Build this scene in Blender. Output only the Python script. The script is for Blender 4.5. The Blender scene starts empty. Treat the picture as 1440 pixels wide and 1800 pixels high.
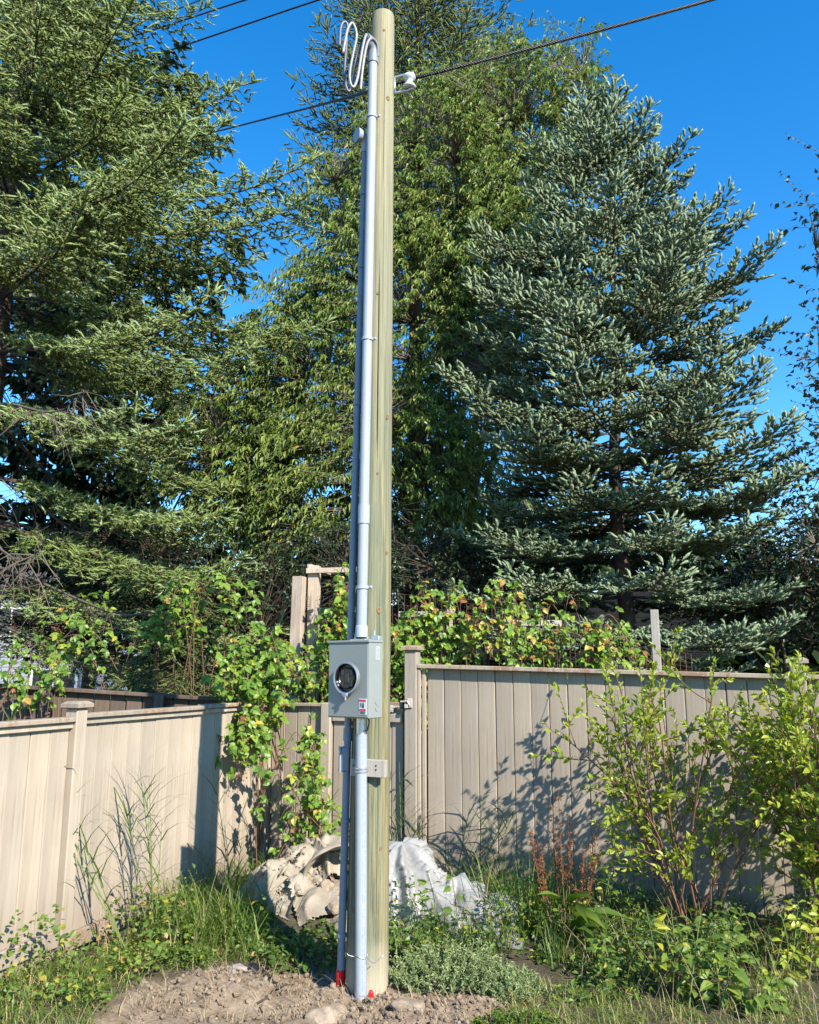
import bpy, bmesh, math, random
import numpy as np
from mathutils import Vector, Matrix

# ------------------------------------------------------------------ camera, sky, sun, exposure
scene = bpy.context.scene
R = math.radians
FPX, PITCH, EYE = 1442.0, R(11.0), 1.65          # focal length in pixels of a 1440x1800 frame
cam_d = bpy.data.cameras.new("camera")
cam = bpy.data.objects.new("camera", cam_d)
scene.collection.objects.link(cam)
cam.location = (0, 0, EYE)
cam.rotation_euler = (R(90) + PITCH, 0, 0)
cam_d.sensor_fit = 'VERTICAL'
cam_d.sensor_height = 36.0
cam_d.lens = 36.0 * FPX / 1800.0
cam_d.clip_start = 0.05
cam_d.clip_end = 2000
scene.camera = cam

SUN_EL = R(35.0)
SUN_H = np.array([0.595, -0.803])                 # horizontal direction towards the sun
SUN_AZ = math.atan2(SUN_H[0], SUN_H[1])
world = bpy.data.worlds.new("World")
scene.world = world
world.use_nodes = True
wn, wl = world.node_tree.nodes, world.node_tree.links
wn.clear()
w_out = wn.new('ShaderNodeOutputWorld')
w_bg = wn.new('ShaderNodeBackground')
w_sky = wn.new('ShaderNodeTexSky')
w_sky.sky_type = 'NISHITA'
w_sky.sun_disc = False
w_sky.sun_elevation = SUN_EL
w_sky.sun_rotation = SUN_AZ
w_sky.altitude = 50
w_sky.air_density = 1.0
w_sky.dust_density = 0.0
w_sky.ozone_density = 3.0
w_hs = wn.new('ShaderNodeHueSaturation')
w_hs.inputs['Saturation'].default_value = 1.37
w_bg.inputs['Strength'].default_value = 0.15
wl.new(w_sky.outputs[0], w_hs.inputs['Color'])
wl.new(w_hs.outputs[0], w_bg.inputs['Color'])
wl.new(w_bg.outputs[0], w_out.inputs['Surface'])

sun_d = bpy.data.lights.new("sun", 'SUN')
sun_d.energy = 5.0
sun_d.angle = R(0.5)
sun_d.color = (1.0, 0.93, 0.81)
sun = bpy.data.objects.new("sun", sun_d)
scene.collection.objects.link(sun)
to_sun = Vector((SUN_H[0] * math.cos(SUN_EL), SUN_H[1] * math.cos(SUN_EL), math.sin(SUN_EL)))
sun.rotation_euler = to_sun.to_track_quat('Z', 'Y').to_euler()
sun.location = (6, -8, 9)

scene.view_settings.view_transform = 'Standard'
scene.view_settings.look = 'None'
scene.view_settings.exposure = 1.08
scene.view_settings.gamma = 1.0
scene.view_settings.use_curve_mapping = False
scene.render.engine = 'CYCLES'
scene.cycles.max_bounces = 6
scene.cycles.diffuse_bounces = 1
scene.cycles.glossy_bounces = 2
scene.cycles.transmission_bounces = 4
scene.cycles.transparent_max_bounces = 8
scene.cycles.caustics_reflective = False
scene.cycles.caustics_refractive = False

# ------------------------------------------------------------------ helpers
COL = scene.collection
PI = math.pi


def ray(x, y):
    u, v = (x - 720) / FPX, (900 - y) / FPX
    return np.array([u, math.cos(PITCH) - v * math.sin(PITCH), math.sin(PITCH) + v * math.cos(PITCH)])


def at(x, y, Y):
    d = ray(x, y)
    return np.array([0, 0, EYE]) + d * (Y / d[1])


def ground_at(x, y, z=0.0):
    d = ray(x, y)
    return np.array([0, 0, EYE]) + d * ((z - EYE) / d[2])


def proj(p):
    p = np.asarray(p, float)
    q = p - np.array([0, 0, EYE])
    c = q[..., 1] * math.cos(PITCH) + q[..., 2] * math.sin(PITCH)
    s = -q[..., 1] * math.sin(PITCH) + q[..., 2] * math.cos(PITCH)
    c = np.maximum(c, 0.2)
    return 720 + FPX * q[..., 0] / c, 900 - FPX * s / c


def norm(v):
    v = np.asarray(v, float)
    return v / np.maximum(np.linalg.norm(v, axis=-1, keepdims=True), 1e-9)


def tag(o, label=None, cat=None, group=None, kind=None):
    if label: o['label'] = label
    if cat: o['category'] = cat
    if group: o['group'] = group
    if kind: o['kind'] = kind
    return o


def empty(name, loc=(0, 0, 0), rz=0.0, label=None, cat=None, group=None):
    o = bpy.data.objects.new(name, None)
    COL.objects.link(o)
    o.location = loc
    o.rotation_euler = (0, 0, rz)
    o.empty_display_size = 0.1
    return tag(o, label, cat, group)


def link(name, me, mat=None, parent=None, loc=None):
    if mat is not None and not me.materials:
        me.materials.append(mat)
    o = bpy.data.objects.new(name, me)
    COL.objects.link(o)
    if parent is not None:
        o.parent = parent
    if loc is not None:
        o.location = loc
    return o


def np_mesh(name, V, F, attrs=None, smooth=False):
    """V (n,3), F (m,k) uniform polygons."""
    V = np.ascontiguousarray(V, dtype=np.float32)
    F = np.ascontiguousarray(F, dtype=np.int32)
    me = bpy.data.meshes.new(name)
    me.vertices.add(len(V))
    me.vertices.foreach_set('co', V.ravel())
    k = F.shape[1]
    me.loops.add(F.size)
    me.loops.foreach_set('vertex_index', F.ravel())
    me.polygons.add(len(F))
    me.polygons.foreach_set('loop_start', np.arange(0, F.size, k, dtype=np.int32))
    me.update(calc_edges=True)
    if attrs:
        for n, a in attrs.items():
            at_ = me.attributes.new(n, 'FLOAT', 'POINT')
            at_.data.foreach_set('value', np.ascontiguousarray(a, dtype=np.float32))
    if smooth: me.shade_smooth()
    else: me.shade_flat()
    return me


class MB:
    """collects polygons for one mesh"""
    def __init__(self):
        self.v, self.f, self.n = [], [], 0

    def add(self, V, F):
        V = np.asarray(V, float)
        self.v.append(V)
        self.f.extend([tuple(int(i) + self.n for i in f) for f in F])
        self.n += len(V)

    def box(self, c, size, M=None, ch=0.0):
        x, y, z = [s / 2 for s in size]
        if ch <= 0:
            V = np.array([(sx * x, sy * y, sz * z) for sz in (-1, 1) for sy in (-1, 1) for sx in (-1, 1)])
            F = [(0, 2, 3, 1), (4, 5, 7, 6), (0, 1, 5, 4), (2, 6, 7, 3), (0, 4, 6, 2), (1, 3, 7, 5)]
        else:
            bm = bmesh.new()
            bmesh.ops.create_cube(bm, size=1.0)
            for w in bm.verts:
                w.co.x *= size[0]; w.co.y *= size[1]; w.co.z *= size[2]
            bmesh.ops.bevel(bm, geom=bm.edges[:], offset=ch, segments=1, affect='EDGES')
            bm.verts.index_update()
            V = np.array([tuple(w.co) for w in bm.verts])
            F = [tuple(w.index for w in f.verts) for f in bm.faces]
            bm.free()
        if M is not None:
            V = V @ np.asarray(M, float).T
        self.add(V + np.asarray(c, float), F)

    def tube(self, pts, rad, sides=6, cap=True, squash=None):
        P = np.asarray(pts, float)
        n = len(P)
        r = np.broadcast_to(np.asarray(rad, float), (n,))
        T = np.gradient(P, axis=0)
        T = norm(T)
        up = np.array([0.0, 0, 1]) if abs(T[0][2]) < 0.9 else np.array([1.0, 0, 0])
        a = norm(np.cross(T[0], up))
        A = []
        for i in range(n):
            a = a - T[i] * np.dot(a, T[i])
            a = norm(a)
            A.append(a)
        A = np.array(A)
        B = np.cross(T, A)
        ang = np.linspace(0, 2 * PI, sides, endpoint=False)
        V = P[:, None, :] + r[:, None, None] * (np.cos(ang)[None, :, None] * A[:, None, :] + np.sin(ang)[None, :, None] * B[:, None, :])
        V = V.reshape(-1, 3)
        F = []
        for i in range(n - 1):
            for j in range(sides):
                k = (j + 1) % sides
                F.append((i * sides + j, i * sides + k, (i + 1) * sides + k, (i + 1) * sides + j))
        if cap:
            F.append(tuple(range(sides - 1, -1, -1)))
            F.append(tuple((n - 1) * sides + j for j in range(sides)))
        self.add(V, F)

    def lathe(self, prof, M=None, loc=(0, 0, 0), sides=24):
        """prof: (r, z) list about local z"""
        ang = np.linspace(0, 2 * PI, sides, endpoint=False)
        V = np.array([(r * math.cos(a), r * math.sin(a), z) for r, z in prof for a in ang])
        n = len(prof)
        F = []
        for i in range(n - 1):
            for j in range(sides):
                k = (j + 1) % sides
                F.append((i * sides + j, i * sides + k, (i + 1) * sides + k, (i + 1) * sides + j))
        F.append(tuple(range(sides - 1, -1, -1)))
        F.append(tuple((n - 1) * sides + j for j in range(sides)))
        if M is not None: V = V @ np.asarray(M, float).T
        self.add(V + np.asarray(loc, float), F)

    def mesh(self, name, smooth=False):
        me = bpy.data.meshes.new(name)
        V = np.concatenate(self.v) if self.v else np.zeros((0, 3))
        me.from_pydata(V.tolist(), [], self.f)
        me.update()
        if smooth: me.shade_smooth()
        else: me.shade_flat()
        return me

    def build(self, name, mat, parent=None, smooth=False, loc=None, auto=None):
        me = self.mesh(name, smooth or auto is not None)
        if auto is not None:
            me.set_sharp_from_angle(angle=R(auto))
        return link(name, me, mat, parent, loc)


def tubes(P, Rr, sides=3):
    """many thin tubes at once: P (n,k,3), Rr (k,) or (n,k) -> V, F (triangles)"""
    P = np.asarray(P, float); n, k = P.shape[:2]
    Rr = np.broadcast_to(np.asarray(Rr, float), (n, k))
    T = norm(np.gradient(P, axis=1))
    ref = np.where((np.abs(T[:, :1, 2:3]) < 0.9), np.array([0, 0, 1.0]), np.array([1.0, 0.1, 0]))
    A = norm(np.cross(T, np.broadcast_to(ref, T.shape))); B = np.cross(T, A)
    ang = np.linspace(0, 2 * PI, sides, endpoint=False)
    V = P[:, :, None] + Rr[:, :, None, None] * (np.cos(ang)[:, None] * A[:, :, None] + np.sin(ang)[:, None] * B[:, :, None])
    f = []
    for i in range(k - 1):
        for j in range(sides):
            q = (j + 1) % sides
            f += [(i * sides + j, i * sides + q, (i + 1) * sides + q), (i * sides + j, (i + 1) * sides + q, (i + 1) * sides + j)]
    F = np.array(f)[None] + (np.arange(n) * k * sides)[:, None, None]
    return V.reshape(-1, 3), F.reshape(-1, 3)


def frame(d, up=None):
    """rotation whose columns are side, direction, normal; d (n,3)"""
    d = norm(d)
    if up is None: up = np.array([0, 0, 1.0])
    up = np.broadcast_to(up, d.shape)
    s = np.cross(d, up)
    bad = np.linalg.norm(s, axis=1) < 1e-4
    if bad.any():
        s = s.copy(); s[bad] = np.cross(d[bad], np.array([1.0, 0.2, 0]))
    s = norm(s)
    nn = np.cross(s, d)
    return np.stack([s, d, nn], axis=2)


def instance(PV, PF, pos, Rm, sc, attrs, base_attr=None):
    """copies of a small mesh -> V, F, attrs; sc (n,) or (n,3)"""
    n, m = len(pos), len(PV)
    sc = np.asarray(sc, float)
    if sc.ndim == 1: sc = np.repeat(sc[:, None], 3, 1)
    L = PV[None] * sc[:, None, :]
    V = np.einsum('nij,nmj->nmi', Rm, L) + pos[:, None, :]
    F = PF[None] + (np.arange(n) * m)[:, None, None]
    out = {k: np.repeat(a, m) for k, a in attrs.items()}
    if base_attr:
        for k, a in base_attr.items(): out[k] = np.tile(a, n)
    return V.reshape(-1, 3), F.reshape(-1, PF.shape[1]), out


def merge(parts):
    Vs, Fs, At, off = [], [], {}, 0
    for V, F, a in parts:
        if len(V) == 0: continue
        Vs.append(V); Fs.append(F + off); off += len(V)
        for k in a: At.setdefault(k, []).append(a[k])
    return np.concatenate(Vs), np.concatenate(Fs), {k: np.concatenate(v) for k, v in At.items()}


# value noise ------------------------------------------------------------------
_rn = np.random.RandomState(5)
_T = _rn.rand(64, 64, 64).astype(np.float32)


def vnoise(p):
    p = np.asarray(p, float)
    i = np.floor(p).astype(int)
    f = p - i
    f = f * f * (3 - 2 * f)
    i0, i1 = i % 64, (i + 1) % 64
    def g(a, b, c): return _T[a, b, c]
    x0, y0, z0 = i0[..., 0], i0[..., 1], i0[..., 2]
    x1, y1, z1 = i1[..., 0], i1[..., 1], i1[..., 2]
    fx, fy, fz = f[..., 0], f[..., 1], f[..., 2]
    a = g(x0, y0, z0) * (1 - fx) + g(x1, y0, z0) * fx
    b = g(x0, y1, z0) * (1 - fx) + g(x1, y1, z0) * fx
    c = g(x0, y0, z1) * (1 - fx) + g(x1, y0, z1) * fx
    d = g(x0, y1, z1) * (1 - fx) + g(x1, y1, z1) * fx
    return (a * (1 - fy) + b * fy) * (1 - fz) + (c * (1 - fy) + d * fy) * fz


def fbm(p, o=4):
    s, a, t = 0, 1.0, 0
    p = np.asarray(p, float)
    for k in range(o):
        s = s + a * vnoise(p); t += a; a *= 0.5; p = p * 2.03 + 7.7
    return s / t


# ------------------------------------------------------------------ materials
def new_mat(name):
    m = bpy.data.materials.new(name)
    m.use_nodes = True
    nt = m.node_tree
    nt.nodes.clear()
    out = nt.nodes.new('ShaderNodeOutputMaterial')
    b = nt.nodes.new('ShaderNodeBsdfPrincipled')
    nt.links.new(b.outputs[0], out.inputs['Surface'])
    return m, nt, b, out


def ramp(nt, fac, stops, interp='LINEAR'):
    r = nt.nodes.new('ShaderNodeValToRGB')
    r.color_ramp.interpolation = interp
    e = r.color_ramp.elements
    while len(e) < len(stops): e.new(0.5)
    for k, (p, c) in enumerate(stops):
        e[k].position = p
        e[k].color = (*c, 1) if len(c) == 3 else c
    nt.links.new(fac, r.inputs[0])
    return r.outputs[0]


def noise(nt, scale, detail=4, rough=0.55, vec=None, stretch=None, coords='Object', dist=0.0):
    t = nt.nodes.new('ShaderNodeTexNoise')
    t.inputs['Scale'].default_value = scale
    t.inputs['Detail'].default_value = detail
    t.inputs['Roughness'].default_value = rough
    t.inputs['Distortion'].default_value = dist
    if vec is None:
        c = nt.nodes.new('ShaderNodeTexCoord')
        vec = c.outputs[coords]
        if stretch is not None:
            mp = nt.nodes.new('ShaderNodeMapping')
            mp.inputs['Scale'].default_value = stretch
            nt.links.new(vec, mp.inputs[0])
            vec = mp.outputs[0]
    nt.links.new(vec, t.inputs['Vector'])
    return t.outputs['Fac']


def mixc(nt, fac, a, b, mode='MIX'):
    m = nt.nodes.new('ShaderNodeMix')
    m.data_type = 'RGBA'
    m.blend_type = mode
    for s, v in ((m.inputs['Factor'], fac), (m.inputs['A'], a), (m.inputs['B'], b)):
        if isinstance(v, bpy.types.NodeSocket): nt.links.new(v, s)
        elif isinstance(v, (int, float)): s.default_value = v
        else: s.default_value = (*v, 1)
    return m.outputs['Result']


def math_n(nt, op, a, b=0.0, clamp=False):
    m = nt.nodes.new('ShaderNodeMath')
    m.operation = op
    m.use_clamp = clamp
    for s, v in ((m.inputs[0], a), (m.inputs[1], b)):
        if isinstance(v, bpy.types.NodeSocket): nt.links.new(v, s)
        else: s.default_value = v
    return m.outputs[0]


def bump(nt, b, h, strength, dist=0.01):
    n = nt.nodes.new('ShaderNodeBump')
    n.inputs['Strength'].default_value = strength
    n.inputs['Distance'].default_value = dist
    nt.links.new(h, n.inputs['Height'])
    nt.links.new(n.outputs[0], b.inputs['Normal'])


def obj_random(nt):
    o = nt.nodes.new('ShaderNodeObjectInfo')
    return o.outputs['Random']


def attr(nt, name):
    a = nt.nodes.new('ShaderNodeAttribute')
    a.attribute_name = name
    return a.outputs['Fac']


def leaf_mat(name, stops, transl=0.3, rough=0.5, spec=0.35, tcol=(1.25, 1.3, 0.55)):
    """leaf colour from the per-leaf attribute v"""
    m, nt, b, out = new_mat(name)
    c = ramp(nt, attr(nt, 'v'), stops)
    nt.links.new(c, b.inputs['Base Color'])
    b.inputs['Roughness'].default_value = rough
    b.inputs['Specular IOR Level'].default_value = spec
    if transl > 0:
        t = nt.nodes.new('ShaderNodeBsdfTranslucent')
        nt.links.new(mixc(nt, 1.0, c, tcol, 'MULTIPLY'), t.inputs['Color'])
        mx = nt.nodes.new('ShaderNodeMixShader')
        mx.inputs[0].default_value = transl
        nt.links.new(b.outputs[0], mx.inputs[1])
        nt.links.new(t.outputs[0], mx.inputs[2])
        nt.links.new(mx.outputs[0], out.inputs['Surface'])
    return m


def flat_mat(name, col, rough=0.6, metal=0.0, spec=0.4, var=0.0, vscale=30, bmp=0.0):
    m, nt, b, out = new_mat(name)
    b.inputs['Roughness'].default_value = rough
    b.inputs['Metallic'].default_value = metal
    b.inputs['Specular IOR Level'].default_value = spec
    if var > 0:
        n = noise(nt, vscale, 5, 0.6)
        c = ramp(nt, n, [(0.3, tuple(x * (1 - var) for x in col)), (0.7, tuple(min(1, x * (1 + var)) for x in col))])
        nt.links.new(c, b.inputs['Base Color'])
        if bmp: bump(nt, b, n, bmp, 0.004)
    else:
        b.inputs['Base Color'].default_value = (*col, 1)
    return m


def paint_mat(name, col, worn, amount=0.62, dirt=0.5):
    """sun-beaten fence paint with grain, streaks and worn patches"""
    m, nt, b, out = new_mat(name)
    geo = nt.nodes.new('ShaderNodeNewGeometry')
    grain = noise(nt, 1.0, 6, 0.65, stretch=(38, 38, 2.2))
    blot = noise(nt, 2.1, 5, 0.6, vec=geo.outputs['Position'])
    fine = noise(nt, 26, 5, 0.7, vec=geo.outputs['Position'])
    rnd = obj_random(nt)
    c = ramp(nt, blot, [(0.3, tuple(x * 0.9 for x in col)), (0.7, tuple(min(1, x * 1.07) for x in col))])
    tint = ramp(nt, rnd, [(0, (0.86, 0.86, 0.87)), (0.5, (0.98, 0.97, 0.96)), (1, (1.06, 1.04, 1.01))])
    c = mixc(nt, 1.0, c, tint, 'MULTIPLY')
    strk = noise(nt, 1.0, 4, 0.6, stretch=(14, 14, 0.35))
    c = mixc(nt, 0.9, c, ramp(nt, strk, [(0.34, (0.80, 0.78, 0.75)), (0.56, (1.02, 1.02, 1.01))]), 'MULTIPLY')
    gm = ramp(nt, grain, [(0.30, (0.72, 0.69, 0.66)), (0.46, (1, 1, 1))])
    c = mixc(nt, 0.8, c, gm, 'MULTIPLY')
    # worn patches where blot * fine is high
    w = math_n(nt, 'ADD', math_n(nt, 'MULTIPLY', blot, 0.55), math_n(nt, 'MULTIPLY', math_n(nt, 'ADD', grain, fine), 0.3))
    wm = ramp(nt, w, [(amount, (0, 0, 0)), (amount + 0.035, (1, 1, 1))])
    c = mixc(nt, wm, c, worn)
    # splash-back dirt close to the soil
    sx = nt.nodes.new('ShaderNodeSeparateXYZ')
    nt.links.new(geo.outputs['Position'], sx.inputs[0])
    lo = nt.nodes.new('ShaderNodeMapRange')
    lo.inputs['From Min'].default_value = 0.0; lo.inputs['From Max'].default_value = 0.42
    lo.inputs['To Min'].default_value = dirt; lo.inputs['To Max'].default_value = 0.0
    nt.links.new(math_n(nt, 'SUBTRACT', sx.outputs['Z'], math_n(nt, 'MULTIPLY', blot, 0.25)), lo.inputs['Value'])
    c = mixc(nt, lo.outputs[0], c, (0.20, 0.15, 0.11))
    nt.links.new(c, b.inputs['Base Color'])
    b.inputs['Roughness'].default_value = 0.78
    b.inputs['Specular IOR Level'].default_value = 0.22
    bump(nt, b, math_n(nt, 'ADD', grain, math_n(nt, 'MULTIPLY', fine, 0.3)), 0.35, 0.006)
    return m


def wood_mat(name, a, bcol, dark, stretch=(40, 40, 2.0), rough=0.8):
    m, nt, b, out = new_mat(name)
    g = noise(nt, 1.0, 6, 0.62, stretch=stretch)
    bl = noise(nt, 3.0, 4, 0.6)
    c = ramp(nt, bl, [(0.33, a), (0.68, bcol)])
    gm = ramp(nt, g, [(0.28, dark), (0.5, (1, 1, 1))])
    c = mixc(nt, 0.85, c, gm, 'MULTIPLY')
    tint = ramp(nt, obj_random(nt), [(0, (0.85, 0.85, 0.87)), (1, (1.1, 1.07, 1.02))])
    c = mixc(nt, 1.0, c, tint, 'MULTIPLY')
    nt.links.new(c, b.inputs['Base Color'])
    b.inputs['Roughness'].default_value = rough
    b.inputs['Specular IOR Level'].default_value = 0.2
    bump(nt, b, g, 0.5, 0.006)
    return m


M = {}
M['paint_warm'] = paint_mat('cream_fence_paint', (0.395, 0.338, 0.27), (0.25, 0.18, 0.125), 0.70)
M['paint_grey'] = paint_mat('taupe_fence_paint', (0.335, 0.287, 0.23), (0.22, 0.165, 0.125), 0.70)
M['worn_cap'] = paint_mat('worn_cap_paint', (0.33, 0.275, 0.215), (0.25, 0.16, 0.11), 0.585, 0.0)
M['old_wood'] = wood_mat('weathered_wood', (0.36, 0.29, 0.23), (0.48, 0.40, 0.32), (0.5, 0.46, 0.42))
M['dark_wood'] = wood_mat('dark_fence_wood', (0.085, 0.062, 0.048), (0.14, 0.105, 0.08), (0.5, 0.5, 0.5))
M['white_wood'] = wood_mat('greyed_wood', (0.29, 0.27, 0.24), (0.37, 0.345, 0.31), (0.6, 0.58, 0.55))
M['bark'] = flat_mat('spruce_bark', (0.075, 0.055, 0.042), 0.9, 0, 0.15, 0.4, 14, 0.6)
M['bark_grey'] = flat_mat('grey_bark', (0.15, 0.125, 0.10), 0.85, 0, 0.2, 0.35, 18, 0.5)
M['dead_twig'] = flat_mat('dead_twig', (0.13, 0.105, 0.085), 0.9, 0, 0.1)
M['twig_brown'] = flat_mat('red_brown_twig', (0.16, 0.085, 0.05), 0.7, 0, 0.3)
M['stem_green'] = flat_mat('green_stem', (0.13, 0.17, 0.05), 0.6, 0, 0.3)
M['pvc'] = flat_mat('grey_pvc', (0.31, 0.345, 0.385), 0.42, 0, 0.45, 0.05, 9)
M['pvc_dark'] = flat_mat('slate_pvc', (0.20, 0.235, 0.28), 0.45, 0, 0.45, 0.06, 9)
M['box_grey'] = flat_mat('grey_enamel', (0.215, 0.233, 0.22), 0.42, 0, 0.45, 0.03, 6)
M['galv'] = flat_mat('galvanised_steel', (0.55, 0.56, 0.57), 0.38, 0.85, 0.5, 0.12, 40)
M['porcelain'] = flat_mat('pale_grey_porcelain', (0.52, 0.54, 0.55), 0.25, 0, 0.5)
M['black_plastic'] = flat_mat('black_plastic', (0.012, 0.012, 0.013), 0.35, 0, 0.5)
M['bakelite'] = flat_mat('dark_bakelite', (0.02, 0.019, 0.018), 0.3, 0, 0.5)
M['cable_black'] = flat_mat('black_cable', (0.016, 0.015, 0.016), 0.5, 0, 0.4)
M['cable_white'] = flat_mat('pale_cable', (0.24, 0.24, 0.245), 0.36, 0, 0.5)
M['cable_grey'] = flat_mat('grey_cable', (0.10, 0.10, 0.11), 0.42, 0, 0.5)
M['red_tape'] = flat_mat('red_tape', (0.62, 0.012, 0.018), 0.35, 0, 0.5)
M['sticker_white'] = flat_mat('white_sticker', (0.58, 0.58, 0.57), 0.5)
M['label_grey'] = flat_mat('pale_label', (0.36, 0.37, 0.36), 0.5)
M['sticker_red'] = flat_mat('red_print', (0.6, 0.03, 0.05), 0.5)
M['print_dark'] = flat_mat('dark_print', (0.03, 0.03, 0.035), 0.5)
M['print_grey'] = flat_mat('grey_print', (0.25, 0.26, 0.27), 0.5)
M['rust'] = flat_mat('rusty_wire', (0.14, 0.085, 0.06), 0.75, 0.3, 0.3)
M['latch'] = flat_mat('painted_latch', (0.48, 0.43, 0.37), 0.5, 0.2, 0.4, 0.25, 40)
M['stone'] = flat_mat('pale_stone', (0.27, 0.21, 0.155), 0.95, 0, 0.15, 0.35, 22, 0.9)
M['stone_grey'] = flat_mat('grey_stone', (0.25, 0.215, 0.18), 0.9, 0, 0.2, 0.3, 20, 0.7)
M['berry'] = flat_mat('ripe_berry', (0.09, 0.02, 0.025), 0.35)
M['berry_red'] = flat_mat('dried_berry', (0.22, 0.10, 0.06), 0.7)
M['siding'] = flat_mat('pale_siding', (0.26, 0.275, 0.30), 0.6, 0, 0.3, 0.05, 3)
M['roof'] = flat_mat('dark_shingle', (0.09, 0.085, 0.085), 0.85, 0, 0.2, 0.35, 12, 0.4)
M['shed_roof'] = flat_mat('shade_dark_shingle', (0.012, 0.012, 0.012), 0.95, 0, 0.08, 0.35, 12, 0.4)  # near-black: the shade over the shed roof is put into the colour
M['trim'] = flat_mat('white_trim', (0.75, 0.75, 0.74), 0.5)
M['shed_wall'] = wood_mat('shed_wood', (0.022, 0.018, 0.015), (0.035, 0.027, 0.022), (0.5, 0.5, 0.5))  # walls darkened in colour to read as standing in shade
g_m, g_nt, g_b, g_o = new_mat('dark_glass')
g_b.inputs['Base Color'].default_value = (0.02, 0.025, 0.03, 1); g_b.inputs['Roughness'].default_value = 0.06
M['glass'] = g_m

# foliage colours ------------------------------------------------------------------
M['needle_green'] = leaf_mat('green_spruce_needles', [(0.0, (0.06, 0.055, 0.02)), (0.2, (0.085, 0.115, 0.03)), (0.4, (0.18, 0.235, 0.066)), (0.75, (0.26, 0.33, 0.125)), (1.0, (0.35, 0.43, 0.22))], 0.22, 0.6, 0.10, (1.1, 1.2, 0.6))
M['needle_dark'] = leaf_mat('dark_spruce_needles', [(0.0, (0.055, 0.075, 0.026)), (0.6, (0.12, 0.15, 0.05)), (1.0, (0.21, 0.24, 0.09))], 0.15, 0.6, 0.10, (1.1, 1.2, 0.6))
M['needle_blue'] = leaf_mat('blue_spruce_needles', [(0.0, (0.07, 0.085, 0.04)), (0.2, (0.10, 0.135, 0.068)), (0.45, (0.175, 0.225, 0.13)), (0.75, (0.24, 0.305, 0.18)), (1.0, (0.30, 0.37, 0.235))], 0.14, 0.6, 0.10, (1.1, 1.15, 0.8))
M['leaf_peach'] = leaf_mat('narrow_drooping_leaves', [(0.0, (0.05, 0.085, 0.018)), (0.45, (0.135, 0.195, 0.038)), (0.8, (0.25, 0.315, 0.072)), (0.955, (0.36, 0.37, 0.13)), (0.985, (0.42, 0.30, 0.06)), (1.0, (0.40, 0.16, 0.04))], 0.26, 0.42, 0.28)
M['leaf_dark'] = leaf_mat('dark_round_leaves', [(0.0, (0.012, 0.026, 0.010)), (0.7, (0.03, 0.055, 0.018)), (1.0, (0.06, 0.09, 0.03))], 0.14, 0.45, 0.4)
M['leaf_bramble'] = leaf_mat('bramble_leaves', [(0.0, (0.06, 0.12, 0.018)), (0.4, (0.12, 0.22, 0.028)), (0.72, (0.20, 0.31, 0.035)), (0.86, (0.36, 0.38, 0.05)), (0.93, (0.50, 0.37, 0.07)), (0.97, (0.34, 0.15, 0.055)), (1.0, (0.30, 0.12, 0.05))], 0.36, 0.42, 0.45)
M['leaf_shrub'] = leaf_mat('yellow_green_shrub_leaves', [(0.0, (0.08, 0.14, 0.02)), (0.4, (0.17, 0.25, 0.03)), (0.75, (0.30, 0.36, 0.04)), (1.0, (0.44, 0.42, 0.05))], 0.38, 0.42, 0.45)
M['leaf_weed'] = leaf_mat('weed_leaves', [(0.0, (0.045, 0.09, 0.016)), (0.5, (0.10, 0.17, 0.028)), (0.8, (0.19, 0.26, 0.04)), (0.93, (0.38, 0.36, 0.05)), (1.0, (0.36, 0.20, 0.07))], 0.34, 0.45, 0.4)
M['leaf_grey'] = leaf_mat('grey_green_weed', [(0.0, (0.12, 0.17, 0.06)), (0.5, (0.24, 0.30, 0.13)), (1.0, (0.36, 0.41, 0.21))], 0.28, 0.6, 0.25)
M['grass'] = leaf_mat('grass_blades', [(0.0, (0.045, 0.085, 0.014)), (0.5, (0.10, 0.17, 0.026)), (0.78, (0.19, 0.26, 0.045)), (0.88, (0.36, 0.32, 0.12)), (1.0, (0.45, 0.36, 0.19))], 0.3, 0.45, 0.4)
M['straw'] = leaf_mat('dry_straw', [(0.0, (0.27, 0.20, 0.11)), (1.0, (0.46, 0.37, 0.23))], 0.15, 0.7, 0.2)
M['dock_seed'] = leaf_mat('rusty_dock_seed', [(0.0, (0.15, 0.05, 0.02)), (1.0, (0.32, 0.13, 0.05))], 0.2, 0.7, 0.2)

# plastic sheets ------------------------------------------------------------------
def sheet_mat(name, col, dirtc, transp, transl, rough):
    m, nt, b, out = new_mat(name)
    n1 = noise(nt, 5, 5, 0.6); n2 = noise(nt, 60, 3, 0.6)
    c = mixc(nt, ramp(nt, n1, [(0.45, (0, 0, 0)), (0.75, (1, 1, 1))]), col, dirtc)
    nt.links.new(c, b.inputs['Base Color'])
    b.inputs['Roughness'].default_value = rough
    bump(nt, b, math_n(nt, 'ADD', n1, math_n(nt, 'MULTIPLY', n2, 0.08)), 0.25, 0.02)
    t = nt.nodes.new('ShaderNodeBsdfTranslucent'); nt.links.new(c, t.inputs[0])
    tr = nt.nodes.new('ShaderNodeBsdfTransparent')
    m1 = nt.nodes.new('ShaderNodeMixShader'); m1.inputs[0].default_value = transl
    nt.links.new(b.outputs[0], m1.inputs[1]); nt.links.new(t.outputs[0], m1.inputs[2])
    m2 = nt.nodes.new('ShaderNodeMixShader'); m2.inputs[0].default_value = transp
    nt.links.new(m1.outputs[0], m2.inputs[1]); nt.links.new(tr.outputs[0], m2.inputs[2])
    nt.links.new(m2.outputs[0], out.inputs['Surface'])
    return m


M['sack'] = sheet_mat('beige_woven_plastic', (0.35, 0.30, 0.228), (0.25, 0.20, 0.14), 0.0, 0.18, 0.6)
M['film'] = sheet_mat('white_plastic_film', (0.45, 0.445, 0.435), (0.36, 0.345, 0.32), 0.22, 0.30, 0.36)

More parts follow.
